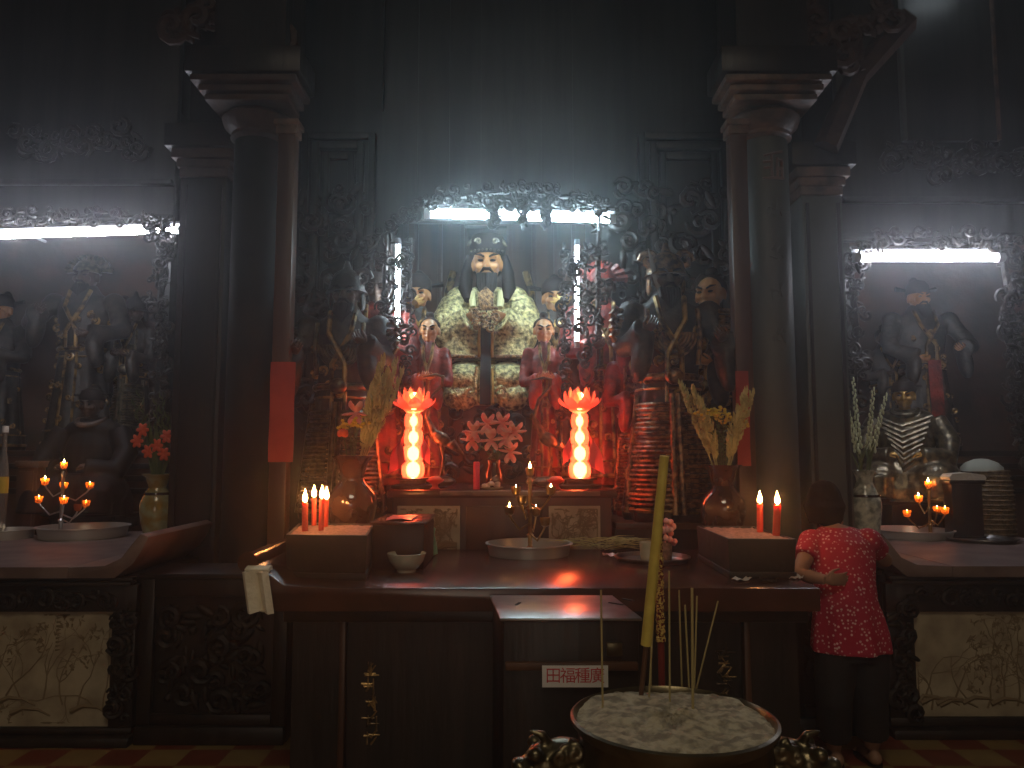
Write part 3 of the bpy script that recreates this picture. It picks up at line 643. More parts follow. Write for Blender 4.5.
# ================================================================ FIGURES
def head_mb(c, r, ears=True, neck=True):
    c = V(c); mb = MB(); e = lambda o, q: mb.ell(c+V(o)*r, V(q)*r)
    e((0, .1, .18), (.76, .88, .84)); e((0, -.14, -.38), (.60, .62, .58)); e((0, -.85, -.14), (.13, .20, .27)); e((0, -.78, .10), (.09, .14, .22))
    for s in (-1, 1):
        e((s*.30, -.72, .24), (.28, .16, .10)); e((s*.38, -.60, -.2), (.24, .22, .22)); e((s*.12, -.84, -.24), (.10, .1, .08))
        if ears: e((s*.78, .08, -.06), (.10, .2, .34))
    e((0, -.76, -.50), (.24, .10, .07)); e((0, -.74, -.60), (.20, .10, .07)); e((0, -.60, -.80), (.22, .2, .16))
    if neck: mb.tube([c+V((0, .15, -.5))*r, c+V((0, .2, -1.5))*r], [.42*r, .5*r], 12)
    return mb
def add_head(t, c, r, skin, beard=0, brow='hair', name='head'):
    c = V(c); h = build(name, head_mb(c, r), skin, t, vox=r*.075, smooth=2)
    for s in (-1, 1):
        build('eye', MB().ell(c+V((s*.31, -.83, .03))*r, V((.15, .08, .065))*r), 'hair', h)
        build('eyebrow', MB().tube([c+V((s*.12, -.93, .19))*r, c+V((s*.34, -.92, .30))*r, c+V((s*.58, -.70, .36))*r], [.05*r, .065*r, .02*r], 7), brow, h)
    if beard:
        mb = MB()
        mb.tube([c+V((-.34, -.72, -.58))*r, c+V((-.14, -.88, -.40))*r, c+V((.14, -.88, -.40))*r, c+V((.34, -.72, -.58))*r], [.04*r, .09*r, .09*r, .04*r], 7)
        for k in range(7):
            x = (k-3)/3; mb.tube([c+V((x*.42, -.60-.2*(1-abs(x)), -.62))*r, c+V((x*.40, -.95, -.9-.35*beard*(1-abs(x)*.3)))*r, c+V((x*.2, -1.0, -1.0-beard*(1-abs(x)*.5)))*r], [.13*r, .12*r, .03*r], 7)
        build('beard', mb, 'hair', h)
    return h
def hand_mb(mb, w, d, nrm, L, curl_=.5, thumb=1, n=6):
    """open or closing hand: palm from the wrist w along d, palm facing nrm, five fingers of their own"""
    w = V(w); d = V(d).normalized(); nrm = V(nrm); nrm = (nrm-d*nrm.dot(d)).normalized(); s = d.cross(nrm)*thumb
    R = M((s, d, nrm)).transposed(); pl = L*.52
    mb.ell(w+d*pl*.5, (L*.21, pl*.58, L*.085), R)
    for i, (o, l) in enumerate(((.165, .42), (.055, .48), (-.055, .44), (-.155, .34))):
        a = w+d*pl*.92+s*L*o; P = [a-d*L*.1]; ang = .1
        for k in range(3):
            ang += curl_*(.55+.25*k); q = P[-1]+(d*math.cos(ang)+nrm*math.sin(ang)+s*o*.35)*L*l*(.46, .34, .26)[k]; P.append(q)
        mb.tube(P, [L*.055, L*.052, L*.046, L*.034], n); mb.ell(P[-1], (L*.036,)*3, None, 6, 5)
    P = [w+d*pl*.18+s*L*.14, w+d*pl*.5+s*L*.30+nrm*L*.05, w+d*pl*.95+s*L*.33+nrm*L*(.08+.12*curl_)]
    mb.tube(P, [L*.075, L*.06, L*.04], n); mb.ell(P[-1], (L*.04,)*3, None, 6, 5)
def figure(name, label, px, Y, z0, ytop, robe='robe', skin='dskin', wide=1.0, arms=None, hat='cap', beard=0, armour=None, hats='hair', turn=0, group=None, sash=None, trim_m='gilt'):
    """standing robed temple figure: continuous robe body with sleeves, head with a face, hands with fingers, headdress"""
    p = at(px, 400, Y); zt = at(px, ytop, Y).z; h = zt-z0
    t = thing(name, label, 'statue', (p.x, Y, z0), group)
    O = V((p.x, Y, z0)); Q = lambda x, y, z: O+V((x*h, y*h, z*h))
    R2 = random.Random(px*7+ytop); fo = R2.uniform(0, 6)
    mb = MB(); out = []
    for z, rx, ry, f in ((.0, .185, .15, .09), (.03, .19, .155, .09), (.15, .172, .14, .09), (.3, .152, .125, .07), (.42, .14, .112, .05), (.5, .128, .105, .02), (.54, .132, .106, .0), (.62, .145, .112, .0), (.70, .155, .105, 0), (.755, .14, .085, 0), (.79, .075, .065, 0), (.83, .05, .05, 0)):
        ring = []
        for j in range(40):
            a = 2*PI*j/40; m = 1+f*math.sin(9*a+fo)+f*.4*math.sin(17*a)
            ring.append(Q(rx*wide*m*math.cos(a), ry*m*math.sin(a), z))
        out.append(ring)
    mb.rings(out)
    wa_ = min(1, wide+.08)
    arms = arms or (((-.16, -.02, .735), (-.215, -.07, .56), (-.06, -.17, .58)), ((.16, -.02, .735), (.215, -.07, .56), (.06, -.17, .58)))
    arms = tuple(tuple((q[0]*wa_, q[1], q[2]) for q in A) for A in arms); ar_ = min(1, .35+.6*wide)
    for S, E, H in arms:
        mb.tube([Q(*S), Q(*[(a+b)/2 for a, b in zip(S, E)]), Q(*E), Q(*[(a*.4+b*.6) for a, b in zip(E, H)]), Q(*[(a*.12+b*.88) for a, b in zip(E, H)])], [.052*h*ar_, .048*h*ar_, .045*h*ar_, .05*h*ar_, .062*h*ar_], 12)
        W = [(a*.25+b*.75) for a, b in zip(E, H)]; mb.ell(Q(W[0], W[1], W[2]-.07), (.038*h, .05*h, .10*h), rot('Y', .15 if H[0] < 0 else -.15))
        mb.ell(Q(*S), (.06*h*ar_,)*3)
        for q_ in range(5): f_ = .15+.17*q_; c_ = Q(*[(a*(1-f_)+b*f_) for a, b in zip(S, E)]); mb.tube([c_+V((.05*h*ar_*math.cos(2*PI*j/10), .05*h*ar_*math.sin(2*PI*j/10), .012*h*math.sin(4*PI*j/10+q_))) for j in range(10)], .009*h, 6, closed=True)
    build('robed_body', mb, robe, t, vox=h*.0115, smooth=2)
    for S, E, H in arms:
        d = V(H)-V(E); hm = MB(); hand_mb(hm, Q(*[(a*.1+b*.9) for a, b in zip(E, H)]), d, V((0-H[0], .2, .3)), .085*h, .8, 1 if H[0] < 0 else -1, 6); build('hand', hm, skin, t)
    mb = MB()
    def belt(z, k=1.04): 
        L = [(0, .185, .15), (.15, .172, .14), (.3, .152, .125), (.42, .14, .112), (.5, .128, .105), (.62, .145, .112), (.70, .155, .105)]
        for (z0_, a_, b_), (z1_, c_, d_) in zip(L, L[1:]):
            if z0_ <= z <= z1_: f = (z-z0_)/(z1_-z0_); rx = a_+(c_-a_)*f; ry = b_+(d_-b_)*f
        return lambda a: Q(rx*wide*k*math.cos(a), ry*k*math.sin(a), z)
    for z, w_ in ((.04, .010), (.10, .005), (.5, .013), (.46, .005)):
        g_ = belt(z, 1.07 if z < .2 else 1.02); mb.tube([g_(2*PI*j/30) for j in range(30)], w_*h, 6, closed=True)
    for s in (-1, 1):
        mb.tube([Q(s*.06*wide, -.06, .79), Q(s*.05*wide, -.115, .70), Q(-s*.03*wide, -.128, .58), Q(-s*.03*wide, -.125, .5)], .010*h, 6)
        mb.tube([belt(z, 1.05)(-PI/2+s*.22) for z in (.48, .36, .24, .12, .05)], .007*h, 6)
    for k in range(34):
        z = R2.uniform(.06, .68); g_ = belt(z, 1.03)(R2.uniform(-PI, 0)); curl(mb, g_, R2.uniform(.02, .034)*h, R2.uniform(0, 6.28), R2.choice((-1, 1)), .2)
    build('robe_trim', mb, trim_m, t)
    hd = add_head(t, Q(0, -.015, .865), .072*h, skin, beard)
    c = Q(0, -.005, .865); r = .072*h; mb = MB()
    if hat == 'cap':
        mb.lathe([(r*.86, .35*r), (r*.9, .5*r), (r*.84, 1.0*r), (r*.6, 1.35*r), (r*.2, 1.5*r)], c, 18); mb.ell(c+V((0, .5*r, .95*r)), (r*.5, r*.35, r*.9))
        for s in (-1, 1): mb.tube([c+V((s*.8*r, .2*r, .7*r)), c+V((s*1.6*r, .3*r, .85*r))], [.12*r, .2*r], 6)
    elif hat == 'helmet':
        mb.lathe([(r*1.15, .12*r), (r*1.0, .3*r), (r*.93, .7*r), (r*.7, 1.15*r), (r*.25, 1.45*r), (r*.1, 1.9*r)], c, 18)
        for s in (-1, 1):
            mb.ell(c+V((s*.85*r, .15*r, -.25*r)), (.14*r, .42*r, .55*r)); curl(mb, c+V((s*.9*r, -.1*r, .95*r)), r*.8, 0 if s > 0 else PI, s, .2)
    elif hat == 'fan':
        for k in range(9):
            a = PI*(k+.5)/9; mb.tube([c+V((.6*r*math.cos(a), .1*r, .5*r+.5*r*math.sin(a))), c+V((1.6*r*math.cos(a), .2*r, .4*r+1.25*r*math.sin(a)))], [.14*r, .26*r], 6)
        mb.lathe([(r*.88, .3*r), (r*.9, .6*r), (r*.6, 1.1*r)], c, 18)
    elif hat == 'bun':
        mb.ell(c+V((0, .2*r, .42*r)), (.84*r, .85*r, .74*r)); mb.ell(c+V((0, .2*r, 1.25*r)), (.36*r,)*3)
    build('headdress', mb, hats, t)
    if armour:
        for s, (a0, a1) in ((-1, (-PI/2-1.25, -PI/2-.10)), (1, (-PI/2+.06, -PI/2+1.25))):
            mb = MB(); k = 22
            for i in range(k):
                z = .06+.36*i/k; f = 1.1+.03*math.sin(i*1.3); rx = (.185-.055*z/.45)*wide*f; ry = (.165-.05*z/.45)*f; P = [Q(rx*math.cos(a0+(a1-a0)*j/14), ry*math.sin(a0+(a1-a0)*j/14), z) for j in range(15)]
                mb.tube(P, .0075*h, 6, )
            for aa in (a0, a1):
                P = [Q((.185-.055*z/.45)*wide*1.12*math.cos(aa), (.165-.05*z/.45)*1.12*math.sin(aa), z) for z in (.03, .15, .25, .35, .44)]; mb.tube(P, .011*h, 7)
            build('skirt_panel', mb, armour, t)
        mb = MB()
        for i in range(7): mb.tube([Q((.015+.0135*i)*wide*math.cos(b), -.118-.01*math.sin(b), .655+(.012+.0125*i)*math.sin(b)) for b in [PI+PI*j/14 for j in range(15)]], .0055*h, 6)
        for s in (-1, 1): mb.tube([Q(s*.105*wide, -.10, .74), Q(s*.11*wide, -.115, .64), Q(s*.10*wide, -.112, .54)], .009*h, 6)
        mb.ell(Q(0, -.125, .5), (.035*h, .02*h, .03*h))
        mb.tube([Q(.135*wide*math.cos(2*PI*j/24), .112*math.sin(2*PI*j/24), .5) for j in range(24)], .014*h, 8, closed=True)
        build('breastplate', mb, armour, t)
        for s in (-1, 1):
            mb = MB()
            for i in range(4): mb.tube([Q(s*(.15+.065*math.cos(b)), -.06*math.cos(b)-.05, .72-.026*i+.02*math.sin(b)) for b in (-1.2, -.6, 0, .6, 1.2)], .011*h, 6)
            build('shoulder_guard', mb, armour, t)
    if sash:
        mb = MB(); mb.sheet([[Q(x, -.128-.02*math.cos(x*20)-(.5-z)*.06, z) for x in (-.035, 0, .035)] for z in (.06, .2, .35, .5)]); build('sash', mb, sash, t, solid=.01)
    if turn: t.rotation_euler.z = turn
    return t, Q
# ---------------- the seated gold-robed figure (pixels of its own height as units)
hp = at(487, 408, HY); U_ = mpp(at(487, 330, HY)); t = thing('seated_emperor_statue', 'large seated bearded statue in a gold-green brocade robe under the middle light tube', 'statue', (hp.x, HY, hp.z))
E = lambda x, y, z: V((hp.x+x*U_, HY+y*U_, hp.z+z*U_))
mb = MB()
def EE(c, r, R=None): mb.ell(E(*c), V(r)*U_, R, 18, 12)
EE((0, 4, 78), (30, 22, 46)); EE((0, 2, 108), (30, 17, 15))
for s in (-1, 1):
    EE((s*26, 2, 106), (17, 16, 17))
    mb.tube([E(s*32, 0, 104), E(s*38, -10, 84), E(s*36, -22, 68), E(s*14, -36, 82)], [15*U_, 17*U_, 18*U_, 14*U_], 16)
    mb.rings([[E(s*24+w_*math.cos(a)*(1 if i else .8), -26+14*math.sin(a), z) for a in [2*PI*j/24 for j in range(24)]] for i, (z, w_) in enumerate(((90, 12), (80, 16), (66, 18), (54, 19.5), (47, 20), (45, 19)))])
    EE((s*20, -26, 24), (23, 26, 19)); EE((s*24, -40, 8), (17, 12, 14))
mb.rings([[E(w_*math.cos(a)*(1+.05*math.sin(11*a)), -10+d_*math.sin(a)*(1+.06*math.sin(11*a)), z) for a in [2*PI*j/48 for j in range(48)]] for z, w_, d_ in ((0, 40, 38), (4, 41, 39), (16, 41, 38), (28, 38, 34), (40, 32, 26))])
build('brocade_robe', mb, 'brocade', t, vox=1.1*U_, smooth=3)
for s in (-1, 1):   # sleeve cuffs, collar and hem bands
    build('sleeve_cuff', MB().tube([E(s*24+20.5*math.cos(a), -26+14.8*math.sin(a), 46.5) for a in [2*PI*j/28 for j in range(28)]], 1.8*U_, 8, closed=True), 'brocade2', t)
    build('sleeve_edge', MB().tube([E(s*6, -39, 46), E(s*6.5, -42, 60), E(s*6, -44, 74)], [1.5*U_, 1.6*U_, 1.2*U_], 8), 'gold', t)
    build('collar_flap', MB().tube([E(s*13, -13, 114), E(s*14, -20, 104), E(s*13, -25, 96)], [2.6*U_, 3.6*U_, 3.0*U_], 8), 'cream', t, label='pale yellow collar flap')
    mb = MB()
    for k in range(3):
        mb.tube([E(s*(8+10*k), -48+6*k, 36), E(s*(9+11*k), -50+5*k, 18), E(s*(9+12*k), -50+4*k, 3)], [1.6*U_]*3, 6); curl(mb, E(s*(14+8*k), -50+5*k, 12), 9*U_, k, s, .2)
    build('hem_fold', mb, 'brocade', t)
build('dark_sash', MB().sheet([[E(x, y, z) for x in (-5, 0, 5)] for z, y in ((82, -36), (60, -38), (44, -40), (34, -47), (18, -52), (0, -53))]), 'hair', t, solid=1.5*U_)
build('sash_edge', MB().tube([E(6.5, -49, 34), E(7, -54, 18), E(7, -55, 1)], [1.1*U_]*3, 6), 'gold', t)
# clasped hands holding a pointed tablet
build('tablet', MB().rings([[E(x, y, z) for x, z in ((-7, 90), (7, 90), (7.5, 106), (0, 113), (-7.5, 106))] for y in (-44, -41)]), 'brocade2', t, bevel=.6*U_)
for s in (-1, 1):
    mb = MB(); hand_mb(mb, E(s*19, -38, 84), V((-s, -.32, .22)), V((-s*.1, 1, .5)), 20*U_, .7, s, 7); build('hand', mb, 'skin', t)
mb = MB(); carving(mb, lambda: E(rnd.uniform(-13, 13), -44, rnd.uniform(72, 92)), 34, 4*U_, 8*U_, 2*U_); build('knotted_cord', mb, 'brocade2', t)
hc = E(0, -6, 143); hr = 19.5*U_
add_head(t, hc, hr, 'skin', beard=1.75)
mb = MB(); mb.lathe([(hr*.88, .48*hr), (hr*.93, .6*hr), (hr*.98, 1.15*hr), (hr*.8, 1.5*hr)], hc+V((0, .1*hr, 0)), 24)
mb.box(hc+V((0, .05*hr, 1.58*hr)), (hr*2.0, hr*2.7, .12*hr)); mb.ell(hc+V((0, .45*hr, .2*hr)), (hr*.86, hr*.62, hr*.9))
for s in (-1, 1):
    mb.tube([hc+V((s*.86*hr, .15*hr, .5*hr)), hc+V((s*1.05*hr, .1*hr, -.4*hr)), hc+V((s*1.12*hr, -.1*hr, -1.3*hr)), hc+V((s*.95*hr, -.75*hr, -2.0*hr))], [.2*hr, .32*hr, .36*hr, .16*hr], 10)
build('black_crown', mb, 'hair', t)
mb = MB()
for k in range(-4, 5): mb.ell(hc+V((k*.2*hr, -.86*hr+.02*k*k*hr, .58*hr)), (.06*hr,)*3, None, 8, 6)
for s in (-1, 1): curl(mb, hc+V((s*.45*hr, -.80*hr, 1.0*hr)), .28*hr, 0 if s > 0 else PI, s, .2); leafblob(mb, hc+V((s*.85*hr, -.4*hr, 1.05*hr)), .5*hr, s*.9)
build('crown_ornament', mb, 'darm', t)
# ---------------- attendants and guardians
A_up = lambda s: ((s*.145, -.02, .735), (s*.185, -.09, .60), (s*.11, -.19, .655))
figure('attendant_statue', 'standing temple attendant with gold fan ornaments, left of the seated figure', 417, 6.3, PZ, 268, 'robe', 'skin', .62, None, 'cap', 0)
figure('attendant_statue', 'standing temple attendant with gold fan ornaments, right of the seated figure', 555, 6.3, PZ, 272, 'robe', 'skin', .62, None, 'cap', 0)
figure('attendant_statue', 'small pale-faced attendant statue at the left elbow of the seated figure', 429, 5.78, PZ, 308, 'redrobe', 'skin', .46, None, 'bun', 0)
figure('attendant_statue', 'small pale-faced attendant statue at the right elbow of the seated figure', 544, 5.78, PZ, 308, 'redrobe', 'skin', .46, None, 'bun', 0)
for s, cx, Y0 in ((-1, 413, 6.12), (1, 563, 6.12)):
    for k, (py, a0) in enumerate(((306, .7), (332, .2))):
        mb = MB(); c = at(cx+(0 if k == 0 else -s*4), py, Y0)
        for j in range(6):
            aa = PI/2+s*(-.9+.38*j)+a0*s*.3; mb.tube([c, c+V((math.cos(aa)*.05, -.02, math.sin(aa)*.05)), c+V((math.cos(aa)*.11, -.01, math.sin(aa)*.10))], [.012, .026, .006], 6)
        mb.tube([c, c+V((0, .0, -.28))], .009, 6)
        solo('gold_leaf_fan', mb, 'gold', 'bright gold leaf-shaped ornament, %s of two held %s of the seated figure' % ('upper' if k == 0 else 'lower', 'left' if s < 0 else 'right'), 'ornament', tuple(c))
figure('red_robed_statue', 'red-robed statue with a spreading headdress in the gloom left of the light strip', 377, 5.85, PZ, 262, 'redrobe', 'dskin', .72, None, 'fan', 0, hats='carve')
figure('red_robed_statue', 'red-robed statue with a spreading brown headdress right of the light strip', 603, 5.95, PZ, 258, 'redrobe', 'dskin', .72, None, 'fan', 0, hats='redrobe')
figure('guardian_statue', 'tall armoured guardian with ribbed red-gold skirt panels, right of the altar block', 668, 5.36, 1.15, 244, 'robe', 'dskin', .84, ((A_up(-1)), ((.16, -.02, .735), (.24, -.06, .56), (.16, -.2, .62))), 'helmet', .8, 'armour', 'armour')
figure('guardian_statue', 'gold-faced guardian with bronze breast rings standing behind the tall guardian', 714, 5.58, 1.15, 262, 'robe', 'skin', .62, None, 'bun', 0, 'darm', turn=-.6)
figure('guardian_statue', 'shade-darkened armoured guardian with ribbed skirt panels, left of the altar block', 345, 5.38, 1.15, 262, 'robe', 'dskin', .82, (((-.16, -.02, .735), (-.24, -.06, .56), (-.16, -.2, .62)), A_up(1)), 'helmet', .8, 'darm', 'carve')  # armour and helmet darker than on the right, missing lamplight put into colour
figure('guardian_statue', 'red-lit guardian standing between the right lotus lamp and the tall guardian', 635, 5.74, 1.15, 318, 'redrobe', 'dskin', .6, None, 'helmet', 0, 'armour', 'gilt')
def spear(label, p0, p1, Y, m='steel'):
    a = at(*p0, Y); b = at(*p1, Y-.03); d = (b-a).normalized()
    t = thing('spear', label, 'spear', tuple(a))
    build('shaft', MB().tube([a, a.lerp(b, .5), b-d*.3], .011, 8), 'brown', t)
    build('blade', MB().tube([b-d*.32, b-d*.24, b-d*.1, b], [.012, .022, .016, .002], 8, flat=.4), m, t)
spear('long steel-headed spear slanting across the tall guardian on the right', (703, 452), (648, 248), 5.28)
spear('thin spear slanting beside the dark guardian on the left', (336, 470), (357, 300), 5.28)
# niche figures
figure('niche_statue', 'dark standing statue with pale face and bare hand in the right niche', 922, 7.15, 1.62, 276, 'robe', 'skin', .95, (((-.16, -.02, .735), (-.22, -.1, .57), (-.1, -.2, .50)), ((.16, -.02, .735), (.26, -.06, .58), (.12, -.2, .555))), 'cap', 1.2, sash='redrobe')
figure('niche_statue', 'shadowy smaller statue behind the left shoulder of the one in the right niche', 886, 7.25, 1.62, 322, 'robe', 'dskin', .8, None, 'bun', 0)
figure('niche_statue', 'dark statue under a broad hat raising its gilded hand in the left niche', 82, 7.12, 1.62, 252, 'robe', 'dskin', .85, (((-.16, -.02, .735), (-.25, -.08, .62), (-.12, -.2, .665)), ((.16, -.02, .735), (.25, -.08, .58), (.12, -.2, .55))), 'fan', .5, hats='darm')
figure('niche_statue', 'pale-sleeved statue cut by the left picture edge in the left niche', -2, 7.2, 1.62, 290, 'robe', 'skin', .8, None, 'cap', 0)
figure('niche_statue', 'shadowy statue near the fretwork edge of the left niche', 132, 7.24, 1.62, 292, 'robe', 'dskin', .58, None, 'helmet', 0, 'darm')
# black seated statue on the left altar: dark face and pale collar
for px, z_, lb in ((90, 1.10, 'black pedestal under the black seated statue on the left altar'), (908, 1.22, 'black pedestal under the bronze seated statue on the right altar')):
    p_ = at(px, 520, 6.55); zb_ = .975 if px < 500 else .964; t = thing('pedestal', lb, 'pedestal', (p_.x, 6.55, zb_))
    build('block', MB().box((p_.x, 6.55, (zb_+z_)/2), (.62 if px < 500 else .5, .48, z_-zb_-.02)), 'black', t, bevel=.01); build('top_slab', MB().box((p_.x, 6.55, z_-.015), (.70 if px < 500 else .56, .54, .03)), 'black', t, bevel=.006)
def seated(name, label, px, Y, z0, ytop, robe, skin, collar, hat, turn=0):
    p = at(px, 480, Y); h = at(px, ytop, Y).z-z0; t = thing(name, label, 'statue', (p.x, Y, z0)); O = V((p.x, Y, z0)); Q = lambda x, y, z: O+V((x, y, z))*h
    mb = MB(); L = lambda c, r: mb.ell(Q(*c), V(r)*h, None, 16, 10)
    L((0, .02, .45), (.22, .17, .30)); L((0, .02, .66), (.23, .13, .11))
    for s in (-1, 1):
        mb.tube([Q(s*.22, .0, .66), Q(s*.31, -.06, .48), Q(s*.29, -.18, .34), Q(s*.1, -.27, .36)], [.085*h, .09*h, .09*h, .08*h], 14); L((s*.2, -.2, .2), (.19, .2, .14))
        mb.tube([Q(s*.22, -.32, .2), Q(s*.22, -.34, .02)], [.12*h, .13*h], 12)
    mb.rings([[Q(w_*math.cos(a)*(1+.05*math.sin(9*a)), -.08+d_*math.sin(a)*(1+.05*math.sin(9*a)), z) for a in [2*PI*j/36 for j in range(36)]] for z, w_, d_ in ((0, .36, .30), (.1, .36, .30), (.22, .32, .26), (.32, .26, .2))])
    build('robed_body', mb, robe, t, vox=h*.014, smooth=3)
    for s in (-1, 1): mb = MB(); hand_mb(mb, Q(s*.13, -.27, .38), V((-s, -.2, .1)), V((0, .5, -1)), .12*h, .6, s, 6); build('hand', mb, skin, t)
    add_head(t, Q(0, -.03, .86), .105*h, skin, 0)
    mb = MB(); mb.tube([Q(.10*math.cos(a), -.02+.10*math.sin(a), .745-.05*max(0, -math.sin(a))) for a in [2*PI*j/22 for j in range(22)]], .022*h, 8, closed=True); build('collar', mb, collar, t)
    c = Q(0, -.02, .86); r = .105*h; mb = MB(); mb.lathe([(r*.9, .35*r), (r*.95, .6*r), (r*.75, 1.1*r), (r*.3, 1.33*r)], c, 20); 
    if hat: mb.box(c+V((0, 0, .78*r)), (r*2.6, r*.5, .16*r)); mb.ell(c+V((0, .3*r, 1.1*r)), (.5*r, .4*r, .5*r))
    build('headdress', mb, 'hair', t)
    t.rotation_euler.z = turn
    return t, Q, h
seated('black_statue', 'black seated statue with a pale collar behind the oil-lamp tree on the left altar', 90, 6.55, 1.10, 388, 'hair', 'dskin', 'capital', True)
t, Q, h = seated('kneeling_statue', 'bronze seated statue with a small gold face and plaited robe on the right altar', 908, 6.5, 1.22, 380, 'darm', 'gold', 'darm', True, -.5)
mb = MB()
for i in range(9): mb.tube([Q(-.2+.02*i, -.19-.012*i, .68-.045*i), Q(-.02, -.25-.008*i, .60-.045*i), Q(.2-.015*i, -.19-.012*i, .68-.045*i)], .016*h, 6)
build('plaited_front', mb, 'darm', t)
# brass cranes beside the lotus lamps
def crane(px, Y, yt, s, label):
    p = at(px, 480, Y); h = at(px, yt, Y).z-PZ; t = thing('brass_crane', label, 'crane', (p.x, Y, PZ)); Q = lambda x, y, z: V((p.x+x*h*s, Y+y*h, PZ+z*h))
    mb = MB(); mb.ell(Q(0, 0, .42), (.10*h, .06*h, .062*h), rot('Y', s*.5)); mb.tube([Q(-.06, 0, .47), Q(-.13, 0, .62), Q(-.09, 0, .78), Q(.01, 0, .88), Q(.02, 0, .96), Q(-.04, 0, .975)], [.04*h, .022*h, .016*h, .014*h, .019*h, .012*h], 10); mb.tube([Q(-.04, 0, .975), Q(-.18, -.01, .95)], [.016*h, .003*h], 8); mb.tube([Q(.09, 0, .38), Q(.2, 0, .28)], [.05*h, .012*h], 8)
    build('body', mb, 'darm', t, vox=h*.008, smooth=1)
    for y in (-.03, .03): build('leg', MB().tube([Q(.01, y, .36), Q(.03, y, .24), Q(.0, y, .075)], [.016*h, .009*h, .011*h], 7), 'darm', t)
    build('turtle_base', MB().ell(Q(0, 0, .05), (.14*h, .10*h, .05*h)).ell(Q(-.16, 0, .05), (.045*h, .035*h, .03*h)), 'darm', t)
crane(440, 5.35, 372, 1, 'slender brass crane on a turtle right beside the left lotus lamp'); crane(549, 5.35, 375, 1, 'slender brass crane on a turtle left beside the right lotus lamp')
